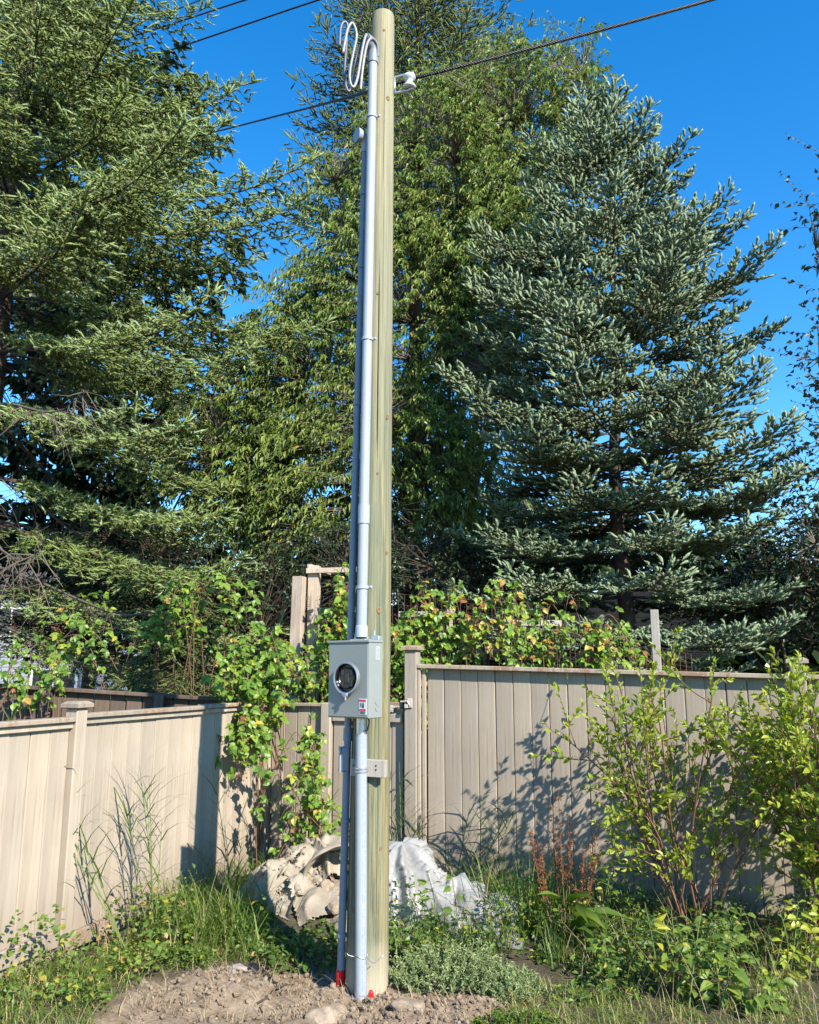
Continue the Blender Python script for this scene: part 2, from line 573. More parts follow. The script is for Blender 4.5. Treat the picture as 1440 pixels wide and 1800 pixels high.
# treated pole ------------------------------------------------------------------
def pole_mat():
    m, nt, b, out = new_mat('treated_pole_wood')
    g = noise(nt, 1.0, 8, 0.72, stretch=(95, 95, 1.6), dist=0.35)
    big = noise(nt, 1.0, 5, 0.65, stretch=(16, 16, 0.9), dist=0.5)
    st = noise(nt, 1.0, 5, 0.65, stretch=(34, 34, 0.6), dist=0.3)
    bl = noise(nt, 9, 4, 0.6)
    c = ramp(nt, big, [(0.30, (0.10, 0.125, 0.085)), (0.47, (0.155, 0.168, 0.108)), (0.60, (0.275, 0.225, 0.115)), (0.74, (0.18, 0.185, 0.125))])
    c = mixc(nt, ramp(nt, st, [(0.42, (0, 0, 0)), (0.62, (0.8, 0.8, 0.8))]), c, (0.13, 0.155, 0.115))
    gm = ramp(nt, g, [(0.34, (0.36, 0.30, 0.24)), (0.46, (0.80, 0.77, 0.72)), (0.58, (1.14, 1.12, 1.06))])
    c = mixc(nt, 0.95, c, gm, 'MULTIPLY')
    # bleached towards the top end
    geo = nt.nodes.new('ShaderNodeNewGeometry')
    sx = nt.nodes.new('ShaderNodeSeparateXYZ'); nt.links.new(geo.outputs['Position'], sx.inputs[0])
    hi = nt.nodes.new('ShaderNodeMapRange')
    hi.inputs['From Min'].default_value = 1.8; hi.inputs['From Max'].default_value = 5.2
    hi.inputs['To Min'].default_value = 0.0; hi.inputs['To Max'].default_value = 0.95
    nt.links.new(sx.outputs['Z'], hi.inputs['Value'])
    c = mixc(nt, hi.outputs[0], c, mixc(nt, 0.5, c, (0.39, 0.345, 0.225)))
    # pale concrete dust at the foot
    lo = nt.nodes.new('ShaderNodeMapRange')
    lo.inputs['From Min'].default_value = 0.10; lo.inputs['From Max'].default_value = 0.34
    lo.inputs['To Min'].default_value = 0.75; lo.inputs['To Max'].default_value = 0.0
    nt.links.new(math_n(nt, 'ADD', sx.outputs['Z'], math_n(nt, 'MULTIPLY', bl, 0.15)), lo.inputs['Value'])
    c = mixc(nt, lo.outputs[0], c, (0.44, 0.37, 0.28))
    nt.links.new(c, b.inputs['Base Color'])
    b.inputs['Roughness'].default_value = 0.72
    b.inputs['Specular IOR Level'].default_value = 0.25
    bump(nt, b, g, 0.5, 0.006)
    return m


M['pole'] = pole_mat()
M['pole_end'] = wood_mat('cut_pole_end', (0.42, 0.34, 0.2), (0.5, 0.42, 0.26), (0.6, 0.55, 0.5), (30, 30, 30))
M['knot'] = flat_mat('wood_knot', (0.20, 0.115, 0.05), 0.7, 0, 0.25, 0.5, 130)


def ground_mat():
    m, nt, b, out = new_mat('dug_soil')
    geo = nt.nodes.new('ShaderNodeNewGeometry')
    P = geo.outputs['Position']
    n1 = noise(nt, 1.3, 6, 0.6, vec=P)
    n2 = noise(nt, 9, 6, 0.7, vec=P)
    n3 = noise(nt, 60, 5, 0.7, vec=P)
    dirt = ramp(nt, n2, [(0.28, (0.135, 0.097, 0.066)), (0.5, (0.245, 0.187, 0.133)), (0.72, (0.34, 0.272, 0.203))])
    fine = ramp(nt, n3, [(0.3, (0.7, 0.68, 0.66)), (0.62, (1.08, 1.06, 1.04))])
    dirt = mixc(nt, 0.9, dirt, fine, 'MULTIPLY')
    soil = ramp(nt, n2, [(0.3, (0.05, 0.042, 0.028)), (0.7, (0.12, 0.10, 0.06))])
    c = mixc(nt, attr(nt, 'dug'), soil, dirt)
    nt.links.new(c, b.inputs['Base Color'])
    b.inputs['Roughness'].default_value = 0.95
    b.inputs['Specular IOR Level'].default_value = 0.12
    bump(nt, b, math_n(nt, 'ADD', n2, math_n(nt, 'MULTIPLY', n3, 0.5)), 0.8, 0.02)
    return m


M['ground'] = ground_mat()

# ------------------------------------------------------------------ ground (one sheet to the horizon)
def dug_mask(x, y):
    # the bare patch round the pole, metres
    w = 0.25 * (fbm(np.stack([x * 1.8, y * 1.8, 0 * x + 3], -1), 3) - 0.5)
    d = np.sqrt(((x + 0.46) / 1.08) ** 2 + ((y - 4.40) / 0.74) ** 2)
    return np.clip((1.08 + w * 1.6 - d) / 0.22, 0, 1)


def ground_z(x, y):
    x, y = np.asarray(x, float), np.asarray(y, float)
    near = np.exp(-((x / 6) ** 2 + ((y - 5) / 6) ** 2))
    z = 0.09 * (fbm(np.stack([x * 1.1, y * 1.1, 0 * x], -1), 3) - 0.5)
    z = z + 0.09 * np.exp(-(((x + 0.95) / 0.42) ** 2 + ((y - 4.72) / 0.22) ** 2))      # spoil heap left of the pole
    z = z - 0.07 * np.exp(-(((x + 0.52) / 0.20) ** 2 + ((y - 4.95) / 0.16) ** 2))      # scooped hollow beside it
    z = z + 0.10 * np.exp(-(((x + 0.65) / 0.55) ** 2 + ((y - 6.3) / 0.55) ** 2))
    dm = dug_mask(x, y)
    lump = fbm(np.stack([x * 7, y * 7, 0 * x + 9], -1), 4)
    z = z + dm * (0.085 * (lump - 0.5) + 0.035 * (fbm(np.stack([x * 24, y * 24, 0 * x], -1), 3) - 0.5))
    return z * near


def axis(a, b, step, far, g=1.35):
    c = list(np.arange(a, b + step / 2, step))
    s = step; q = []
    while (q[-1] if q else 0) < far:
        s *= g; q.append((q[-1] if q else 0) + s)
    return np.array([a - k for k in q[::-1]] + c + [b + k for k in q])


gx, gy = axis(-2.6, 3.2, 0.028, 400), axis(3.8, 6.4, 0.028, 400)
GX, GY = np.meshgrid(gx, gy)
GZ = ground_z(GX, GY)
gv = np.stack([GX, GY, GZ], -1).reshape(-1, 3)
nx, ny = len(gx), len(gy)
ii = np.arange((ny - 1) * (nx - 1)); r_, c_ = ii // (nx - 1), ii % (nx - 1)
gf = np.stack([r_ * nx + c_, r_ * nx + c_ + 1, (r_ + 1) * nx + c_ + 1, (r_ + 1) * nx + c_], -1)
ground = link('ground', np_mesh('ground', gv, gf, {'dug': dug_mask(GX, GY).ravel()}, True), M['ground'])
tag(ground, 'bare brown soil and shaded earth of the yard', 'ground', kind='structure')


def gz(x, y): return float(ground_z(np.array([x]), np.array([y]))[0])


# ------------------------------------------------------------------ fences
def board_mesh(w, t, ch=0.005):
    """unit-height board, face at y=-t/2, edges chamfered on the face"""
    x = w / 2
    prof = [(-x, t / 2), (-x, -t / 2 + ch), (-x + ch, -t / 2), (x - ch, -t / 2), (x, -t / 2 + ch), (x, t / 2)]
    n = len(prof)
    V = [(a, b, 0) for a, b in prof] + [(a, b, 1) for a, b in prof]
    F = [(i, (i + 1) % n, n + (i + 1) % n, n + i) for i in range(n)]
    F += [tuple(range(n - 1, -1, -1)), tuple(range(n, 2 * n))]
    me = bpy.data.meshes.new('board')
    me.from_pydata(V, [], F)
    me.update(); me.shade_flat()
    return me


def fence_empty(name, p0, p1, label, cat='fence', group=None):
    rz = math.atan2(p1[1] - p0[1], p1[0] - p0[0])
    return empty(name, (p0[0], p0[1], 0), rz, label, cat, group)


def boards(fe, x0, x1, zb, zt_fn, w, mat, y=0.0, rng=None, gap=0.004, t=0.019, zj=0.0, tilt=0.002, yj=0.0015):
    n = max(1, round((x1 - x0) / w)); s = (x1 - x0) / n
    me = board_mesh(s - gap, t); me.materials.append(mat)
    for i in range(n):
        o = bpy.data.objects.new('board', me); COL.objects.link(o); o.parent = fe
        xc = x0 + s * (i + 0.5)
        zt = zt_fn(xc)
        b = zb + (rng.uniform(-zj, zj) if zj else 0)
        o.location = (xc, y + rng.uniform(-yj, yj), b)
        o.rotation_euler = (rng.uniform(-0.002, 0.002), rng.uniform(-tilt, tilt), rng.uniform(-0.006, 0.006))
        o.scale = (1, 1, zt - b)


def rail(fe, name, x0, x1, z0, z1, h, d, y, mat, ch=0.005, parent=None):
    """rail along x from (x0,z0 top) to (x1,z1 top)"""
    mb = MB()
    L = x1 - x0
    a = math.atan2(z1 - z0, L)
    Mx = np.array([[math.cos(a), 0, -math.sin(a)], [0, 1, 0], [math.sin(a), 0, math.cos(a)]])
    mb.box(((x0 + x1) / 2, y, (z0 + z1) / 2 - h / 2), (L / math.cos(a), d, h), Mx, ch)
    return mb.build(name, mat, parent or fe)


def post(fe, x, y, zt, w, mat, capmat, zb=-0.15, cap=True, name='post'):
    mb = MB(); mb.box((0, 0, (zt + zb) / 2), (w, w, zt - zb), None, 0.006)
    p = mb.build(name, mat, fe, loc=(x, y, 0))
    if cap:
        mc = MB()
        o = w / 2 + 0.022
        q = w / 2 - 0.004
        Vq = lambda h, z: [(-h, -h, z), (h, -h, z), (h, h, z), (-h, h, z)]
        V = Vq(q + 0.006, zt + 0.001) + Vq(o, zt + 0.008) + Vq(o, zt + 0.030) + Vq(q, zt + 0.046)
        F = [(3, 2, 1, 0)]
        for k in range(3):
            for j in range(4):
                F.append((k * 4 + j, k * 4 + (j + 1) % 4, (k + 1) * 4 + (j + 1) % 4, (k + 1) * 4 + j))
        F.append((12, 13, 14, 15))
        mc.add(V, F)
        mc.build('post_cap', capmat, p)
    return p


CORNER = np.array([-1.24, 7.35])
LDIR = norm(np.array([0.377, 1.0]))
RDIR = norm(np.array([1.0, -0.378]))
rf = random.Random(3)

# left fence: runs from beside the camera to the corner
L0 = np.array([-2.05, 5.2]) - LDIR * 1.9
LL = float(np.linalg.norm(CORNER - L0))
lf = fence_empty('painted_fence', L0, CORNER, 'low cream fence in full sun on the left, with the pole shadow on it')
PX = 1.9                                     # the visible post
ztl = 1.395
boards(lf, 0.05, PX - 0.045, 0.13, lambda x: ztl - 0.055, 0.148, M['paint_warm'], 0.012, rf, 0.0025)
boards(lf, PX + 0.045, LL - 0.06, 0.10, lambda x: ztl - 0.035, 0.148, M['paint_warm'], 0.012, rf, 0.0025)
post(lf, PX, 0.0, 1.425, 0.092, M['paint_warm'], M['worn_cap'])
for a, b_, zo in ((0.0, PX - 0.047, -0.018), (PX + 0.047, PX + 1.33, 0.0), (PX + 1.334, LL - 0.03, 0.006)):
    rail(lf, 'cap_rail', a, b_, ztl + zo, ztl + zo, 0.030, 0.10, 0.004, M['worn_cap'])
    rail(lf, 'trim_strip', a, b_, ztl + zo - 0.032, ztl + zo - 0.032, 0.034, 0.022, -0.012, M['paint_warm'], 0.003)
rail(lf, 'bottom_rail', 0.0, PX - 0.047, 0.175, 0.175, 0.095, 0.045, -0.012, M['worn_cap'])
rail(lf, 'kick_board', 0.0, PX - 0.047, 0.075, 0.075, 0.16, 0.02, 0.006, M['paint_warm'], 0.003)
rail(lf, 'bottom_rail', PX + 0.047, LL - 0.06, 0.13, 0.13, 0.095, 0.045, -0.012, M['worn_cap'])
post(lf, LL - 0.01, 0.0, 1.37, 0.09, M['paint_warm'], M['worn_cap'], cap=False)

# low back section between the corner and the gate
GATE0, GATE1 = 0.60, 1.31                    # along RDIR from the corner
bf = fence_empty('back_fence', CORNER, CORNER + RDIR, 'short tan fence section behind the pole, left of the gate, under the trellis posts')
boards(bf, 0.05, GATE0 - 0.06, 0.06, lambda x: 1.36, 0.135, M['paint_grey'], 0.015, rf, 0.004)
rail(bf, 'cap_rail', 0.04, GATE0 - 0.062, 1.385, 1.385, 0.028, 0.085, 0.004, M['worn_cap'])
post(bf, GATE0 - 0.015, 0.0, 1.39, 0.09, M['paint_grey'], M['worn_cap'], cap=False)
gp = CORNER + RDIR * (GATE0 + 0.04)
gt = fence_empty('garden_gate', gp, gp + RDIR, 'tan board gate behind the utility pole with a metal latch at its right edge', 'gate')
GW = GATE1 - GATE0 - 0.08
boards(gt, 0.0, GW, 0.07, lambda x: 1.34, 0.105, M['paint_grey'], 0.015, rf, 0.005)
rail(gt, 'top_rail', 0.0, GW, 1.405, 1.405, 0.062, 0.05, 0.004, M['worn_cap'])
rail(gt, 'cross_rail', 0.0, GW, 1.31, 1.31, 0.07, 0.03, -0.012, M['paint_grey'])
rail(gt, 'bottom_rail', 0.0, GW, 0.24, 0.24, 0.09, 0.03, -0.012, M['paint_grey'])
mb = MB()
mb.box((GW - 0.08, -0.037, 1.365), (0.12, 0.012, 0.018), None, 0.002)
mb.box((GW - 0.10, -0.034, 1.35), (0.05, 0.014, 0.055), None, 0.002)
mb.tube([(GW - 0.16, -0.048, 1.352), (GW - 0.14, -0.062, 1.345), (GW - 0.06, -0.062, 1.345)], 0.006, 8)
mb.build('latch_bar', M['latch'], gt)

# tall right-hand fence
rp0 = CORNER + RDIR * GATE1
rfn = fence_empty('tall_fence', rp0, rp0 + RDIR, 'tall taupe board fence on the right, shrub shadows falling across it')
RL = 2.92
ztr = lambda x: 1.712 - 0.028 * x
post(rfn, 0.045, -0.01, 1.815, 0.105, M['paint_grey'], M['worn_cap'])
boards(rfn, 0.165, RL - 0.05, 0.03, lambda x: ztr(x) - 0.03, 0.1455, M['paint_grey'], 0.022, rf, 0.0035, tilt=0.0015)
rail(rfn, 'cap_rail', 0.10, RL - 0.052, ztr(0.1), ztr(RL), 0.034, 0.115, 0.0, M['worn_cap'])
for k, (xx, dd, yy) in enumerate(((0.112, 0.024, -0.030), (0.145, 0.030, -0.004))):
    mb = MB(); mb.box((xx, yy, 0.86), (dd, 0.028, 1.62), None, 0.003)
    mb.build('edge_trim', M['paint_warm'] if k == 0 else M['paint_grey'], rfn)
post(rfn, RL, 0.0, 1.70, 0.10, M['paint_grey'], M['worn_cap'])
boards(rfn, RL + 0.06, RL + 1.5, 0.03, lambda x: ztr(x) - 0.03, 0.1455, M['paint_grey'], 0.022, rf, 0.0035)
rail(rfn, 'cap_rail', RL + 0.052, RL + 1.5, ztr(RL), ztr(RL + 1.5), 0.034, 0.115, 0.0, M['worn_cap'])
mb = MB()
mb.box((0.045, -0.072, 1.40), (0.045, 0.012, 0.075), None, 0.003)
mb.box((0.02, -0.085, 1.375), (0.03, 0.02, 0.03), None, 0.003)
mb.tube([(-0.03, -0.085, 1.41), (0.03, -0.088, 1.415), (0.05, -0.088, 1.38)], 0.007, 8)
mb.build('latch_catch', M['latch'], rfn)

# dark weathered fence behind the left one
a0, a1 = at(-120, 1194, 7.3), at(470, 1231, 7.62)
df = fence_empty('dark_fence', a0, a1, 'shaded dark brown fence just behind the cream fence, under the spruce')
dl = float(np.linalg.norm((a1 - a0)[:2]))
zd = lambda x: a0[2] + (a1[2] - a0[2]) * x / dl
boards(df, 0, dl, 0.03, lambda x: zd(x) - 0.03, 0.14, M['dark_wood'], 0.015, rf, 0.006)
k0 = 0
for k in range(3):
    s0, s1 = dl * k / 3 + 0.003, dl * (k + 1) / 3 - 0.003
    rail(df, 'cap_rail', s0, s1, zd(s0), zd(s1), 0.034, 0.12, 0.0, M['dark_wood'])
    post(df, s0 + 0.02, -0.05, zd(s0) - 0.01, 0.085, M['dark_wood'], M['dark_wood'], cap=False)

# ------------------------------------------------------------------ trellis posts and wire mesh behind the back fence
def plain_post(name, px0, px1, ytop, Y, label, mat, tilt=0.0, depth=0.05, zb=-0.1, group=None):
    p = at((px0 + px1) / 2, ytop, Y)
    w = (px1 - px0) / FPX * (Y * math.cos(PITCH) + (p[2] - EYE) * math.sin(PITCH))
    mb = MB(); mb.box((0, 0, (p[2] + zb) / 2), (w, depth, p[2] - zb), None, 0.004)
    o = mb.build(name, mat, None, loc=(p[0], Y, 0))
    o.rotation_euler = (0, tilt, R(-18))
    return tag(o, label, 'post', group)


plain_post('trellis_post', 509, 529, 1014, 7.85, 'weathered pale wooden post, left of the pair behind the bramble', M['old_wood'], 0.018, 0.09)
tp = empty('garden_trellis', (at(551, 1100, 7.9)[0], 7.9, 0), R(-12), 'weathered post with a top rail and wire mesh, behind the meter box', 'trellis')
ztp = at(551, 995, 7.9)[2]
mb = MB(); mb.box((0, 0, ztp / 2), (0.105, 0.09, ztp), None, 0.005); mb.build('post', M['old_wood'], tp)
mb = MB(); mb.box((0.25, -0.0655, ztp - 0.055), (0.62, 0.035, 0.05), None, 0.004); mb.build('top_rail', M['old_wood'], tp)
mb = MB(); mb.box((-0.05, 0.30, ztp - 0.002), (0.05, 0.62, 0.04), None, 0.004); mb.build('side_rail', M['old_wood'], tp)
mb = MB(); mb.box((0.27, -0.0655, 1.62), (0.58, 0.035, 0.05), None, 0.004); mb.build('lower_rail', M['old_wood'], tp)


def wire_grid(org, ux, nx_, nz_, sx_, sz_, r=0.0016, sag=None):
    mb = MB()
    for i in range(nx_ + 1):
        P = []
        for k in (0, nz_):
            dz = sag(i / nx_) if sag else 0
            P.append(org + ux * (i * sx_) + np.array([0, 0, k * sz_ + dz * (k / nz_)]))
        mb.tube(P, r, 3, False)
    for k in range(nz_ + 1):
        P = []
        for i in range(nx_ + 1):
            dz = sag(i / nx_) if sag else 0
            P.append(org + ux * (i * sx_) + np.array([0, 0, k * sz_ + dz * (k / nz_)]))
        mb.tube(P, r, 3, False)
    return mb


wire_grid(np.array([0.06, -0.075, 1.3]), np.array([1.0, 0, 0]), 8, 14, 0.06, 0.075).build('wire_mesh', M['rust'], tp)
wire_grid(np.array([-0.16, -0.06, 1.3]), np.array([1.0, 0, 0]), 3, 14, 0.05, 0.075).build('wire_mesh', M['rust'], tp)

wf = empty('wire_fence', (0.0, 7.9, 0), 0, 'rusty wire garden mesh with a pale rail, sagging behind the tall fence', 'fence')
q0, q1 = at(690, 1042, 7.9), at(1000, 1085, 7.7)
ux = norm(np.array([q1[0] - q0[0], q1[1] - q0[1], 0]))
LQ = float(np.linalg.norm((q1 - q0)[:2]))
off = np.array([0.0, -7.9, 0])
wire_grid(np.array([q0[0], q0[1], 1.55]) + off, ux, 28, 8, LQ / 28, (q0[2] - 1.55) / 8, 0.0017, lambda t: (q1[2] - q0[2]) * t).build('wire_mesh', M['rust'], wf)
q2 = at(1215, 1150, 7.4)
ux2 = norm(np.array([q2[0] - q1[0], q2[1] - q1[1], 0])); L2 = float(np.linalg.norm((q2 - q1)[:2]))
wire_grid(np.array([q1[0], q1[1], 1.5]) + off, ux2, 22, 8, L2 / 22, (q1[2] - 1.5) / 8, 0.0018, lambda t: (q2[2] - q1[2]) * (t + 0.35 * t * (1 - t))).build('wire_mesh', M['rust'], wf)
for (xa, ya, xb, yb, Y) in ((700, 1078, 800, 1082, 7.95), (885, 1095, 987, 1096, 7.7)):
    A, B = at(xa, ya, Y), at(xb, yb, Y)
    mb = MB(); mb.box((A + B) / 2 + off, (B[0] - A[0], 0.035, 0.055), None, 0.004); mb.build('rail', M['white_wood'], wf)
A = at(790, 1060, 7.95)
mb = MB(); mb.box((A[0], 0.06, (A[2]) / 2), (0.06, 0.05, A[2]), None, 0.004); mb.build('post', M['old_wood'], wf)
plain_post('stake_post', 1143, 1157, 1072, 7.35, 'narrow pale square stake standing behind the tall fence', M['white_wood'], 0.0, 0.06)

# ------------------------------------------------------------------ buildings behind
hs = empty('house', (-16.5, 33.0, 0), R(6), 'pale house glimpsed through the lower branches of the left spruce', 'house')
mb = MB(); mb.box((0, 3, 2.6), (11, 6, 5.2)); mb.build('wall', M['siding'], hs)
mb = MB()
for k in range(26):
    mb.box((0, -0.012, 0.2 + k * 0.19), (11.04, 0.03, 0.165))
o = mb.build('siding', M['siding'], hs); o['kind'] = 'stuff'
mb = MB()
mb.add([(-5.9, -0.6, 5.1), (5.9, -0.6, 5.1), (5.9, 3, 7.4), (-5.9, 3, 7.4), (5.9, 6.6, 5.1), (-5.9, 6.6, 5.1), (-5.9, -0.6, 4.95), (5.9, -0.6, 4.95), (5.9, 6.6, 4.95), (-5.9, 6.6, 4.95)],
       [(0, 1, 2, 3), (3, 2, 4, 5), (6, 7, 1, 0), (8, 9, 5, 4), (0, 3, 5, 9, 6), (1, 7, 8, 4, 2), (6, 9, 8, 7)])
mb.build('roof', M['roof'], hs)
for (x, z, w, h) in ((-3.2, 3.6, 1.4, 1.2), (0.6, 3.6, 1.4, 1.2), (3.6, 3.6, 1.2, 1.2), (2.4, 1.2, 1.8, 1.2)):
    mb = MB(); mb.box((x, -0.05, z), (w, 0.05, h)); wdw = mb.build('window', M['trim'], hs)
    for sx in (-1, 1):
        mb = MB(); mb.box((x + sx * w * 0.235, -0.082, z), (w * 0.42, 0.02, h * 0.84)); mb.build('pane', M['glass'], wdw)

sd = empty('shed', (2.6, 15.0, 0), R(-6), 'low shed roof beneath the blue spruce, its shade painted into the colour', 'shed')
mb = MB(); mb.box((0, 1.6, 1.05), (5.6, 3.2, 2.1)); mb.build('wall', M['shed_wall'], sd)
mb = MB()
mb.add([(-3, -0.35, 1.95), (3, -0.35, 1.95), (3, 1.6, 3.2), (-3, 1.6, 3.2), (3, 3.5, 1.95), (-3, 3.5, 1.95), (-3, -0.35, 1.85), (3, -0.35, 1.85), (3, 3.5, 1.85), (-3, 3.5, 1.85)],
       [(0, 1, 2, 3), (3, 2, 4, 5), (6, 7, 1, 0), (8, 9, 5, 4), (0, 3, 5, 9, 6), (1, 7, 8, 4, 2), (6, 9, 8, 7)])
mb.build('roof', M['shed_roof'], sd)
mb = MB()
for k in range(11):
    t = (k + 0.5) / 11
    mb.box((0, -0.35 + 1.95 * t, 1.965 + 1.25 * t), (6.0, 0.19, 0.012), np.array([[1, 0, 0], [0, 0.842, -0.54], [0, 0.54, 0.842]]))
mb.build('shingle_course', M['shed_roof'], sd)['kind'] = 'stuff'

# ------------------------------------------------------------------ the pole and what is fixed to it
PB, PT = np.array([-0.232, 4.81, -0.25]), np.array([-0.178, 4.81, 6.0])


def pole_c(z):
    t = (z - PB[2]) / (PT[2] - PB[2])
    return PB + (PT - PB) * t


def pole_r(z): return 0.1165 - 0.0405 * max(0, z) / 6.0


def on_pole(z, deg, off):
    a = R(deg)
    return pole_c(z) + (pole_r(z) + off) * np.array([-math.sin(a), -math.cos(a), 0])


up = empty('utility_pole', tuple(PB + [0, 0, 0.25]), 0, 'tall round treated timber pole carrying the grey conduits and meter box', 'pole')
S, NR = 240, 96
zz = np.linspace(PB[2], PT[2], NR)
th = np.linspace(0, 2 * PI, S, endpoint=False)      # 0 = towards the camera, positive to the left
TH, ZZ = np.meshgrid(th, zz)
rad = 0.1165 - 0.0405 * np.clip(ZZ, 0, 9) / 6.0
rad = rad * (1 + 0.022 * (fbm(np.stack([np.cos(TH) * 1.6 + 5, np.sin(TH) * 1.6 + 5, ZZ * 0.8], -1), 3) - 0.5))
rad = rad + 0.0016 * (fbm(np.stack([np.cos(TH) * 14 + 20, np.sin(TH) * 14 + 20, ZZ * 1.5], -1), 3) - 0.5)
rck = random.Random(8)
cracks = [(-6, 2.85, 4.15, 0.010, 0.6), (-24, 0.2, 2.2, 0.006, 0.3), (-14, 4.6, 5.9, 0.006, 0.4), (-34, 2.3, 3.6, 0.005, 0.2), (-12, 1.0, 1.9, 0.005, -0.4), (-44, 0.4, 5.5, 0.004, 0.1), (30, 0.05, 1.3, 0.008, 0.2), (44, 0.3, 1.35, 0.008, -0.2), (-20, 3.6, 4.7, 0.004, 0.5)]
for deg, za, zb_, dep, sl in cracks:
    path = R(deg) + sl * 0.05 * (ZZ - za) + 0.045 * (fbm(np.stack([ZZ * 1.7, 0 * ZZ + deg, 0 * ZZ], -1), 3) - 0.5)
    d = np.abs((TH - path + PI) % (2 * PI) - PI)
    env = np.clip(np.minimum(ZZ - za, zb_ - ZZ) / 0.25, 0, 1)
    rad = rad - 1.8 * dep * env * np.clip(1 - d / 0.045, 0, 1)
top_fade = np.clip((PT[2] - ZZ) / 0.02, 0, 1)
rad = rad * (0.955 + 0.045 * np.sqrt(top_fade))
cx = PB[0] + (PT[0] - PB[0]) * (ZZ - PB[2]) / (PT[2] - PB[2])
V = np.stack([cx - rad * np.sin(TH), PB[1] - rad * np.cos(TH), ZZ], -1).reshape(-1, 3) - (PB + [0, 0, 0.25])
ii = np.arange((NR - 1) * S); r_, c_ = ii // S, ii % S
F = np.stack([r_ * S + c_, (r_ + 1) * S + c_, (r_ + 1) * S + (c_ + 1) % S, r_ * S + (c_ + 1) % S], -1)
link('shaft', np_mesh('shaft', V, F, None, True), M['pole'], up)
mb = MB()
ztop = PT[2] - PB[2] - 0.25
ring = V.reshape(NR, S, 3)[-1]
mb.add(np.concatenate([ring, [[ring[:, 0].mean(), ring[:, 1].mean(), ring[0, 2] + 0.006]]]), [(j, S, (j + 1) % S) for j in range(S)])
mb.build('cut_end', M['pole_end'], up)
for (px, py) in ((675, 53), (682, 173), (664, 516), (681, 733), (664, 832), (680, 972), (666, 1073), (669, 1492), (622, 1600)):
    # knot on the surface: find z and angle
    Y = 4.70
    for _ in range(4):
        p = at(px, py, Y); c = pole_c(p[2]); r0 = pole_r(p[2])
        sx = np.clip((p[0] - c[0]) / r0, -0.95, 0.95); Y = c[1] - r0 * math.sqrt(1 - sx * sx)
    n = norm(np.array([p[0] - c[0], Y - c[1], 0]))
    Mx = np.stack([np.cross([0, 0, 1], n), n, [0, 0, 1]], 1)
    mb = MB(); k = 14
    s = rck.uniform(0.45, 1.05)
    prof = [(0.013, 0.0), (0.011, 0.0035), (0.007, 0.0035), (0.005, 0.001), (0.001, 0.0015)]
    Vk = np.array([(r * s * math.cos(a), h, r * s * 1.45 * math.sin(a)) for r, h in prof for a in np.linspace(0, 2 * PI, k, endpoint=False)])
    Fk = [(i * k + j, i * k + (j + 1) % k, (i + 1) * k + (j + 1) % k, (i + 1) * k + j) for i in range(4) for j in range(k)] + [tuple(4 * k + j for j in range(k))]
    mb.add(Vk @ Mx.T + np.array([p[0], Y, p[2]]) - (PB + [0, 0, 0.25]), Fk)
    mb.build('knot', M['knot'], up, True)


def seg_pts(f, za, zb_, n=8): return [f(z) for z in np.linspace(za, zb_, n)]


# main riser ------------------------------------------------------------------
def riser_p(z):
    t = (z - 1.83) / (5.6 - 1.83)
    return on_pole(z, 24 + 6 * t, 0.037)


def lower_p(z):
    t = z / 1.4
    return on_pole(z, 9 + 9 * t, 0.036 + 0.012 * t)


def side_p(z):
    t = z / 5.2
    return on_pole(z, 84 - 12 * t, 0.024)


def strap(mb_root, f, z, r, name='pipe_strap', side=1, mat='pvc'):
    mb = MB(); c = f(z)
    mb.lathe([(r + 0.0015, -0.009), (r + 0.006, -0.009), (r + 0.006, 0.009), (r + 0.0015, 0.009)], None, c - mb_root, 24)
    pc = pole_c(z); n = norm((c - pc) * [1, 1, 0]); tdir = np.array([-n[1], n[0], 0]) * side
    e = c + tdir * (r + 0.014) - n * 0.012
    Mx = np.stack([tdir, n, [0, 0, 1]], 1)
    mb.box(e - mb_root, (0.026, 0.008, 0.018), Mx, 0.002)
    mb.box(e + tdir * 0.006 + n * 0.006 - mb_root, (0.009, 0.008, 0.009), Mx, 0.002)
    return mb


def conduit(name, label, f, za, zb_, r, mat, base, n=10):
    root = empty(name, tuple(base), 0, label, 'conduit')
    mb = MB(); mb.tube(np.array(seg_pts(f, za, zb_, n)) - base, r, 24)
    mb.build('pipe', mat, root, auto=50)
    return root


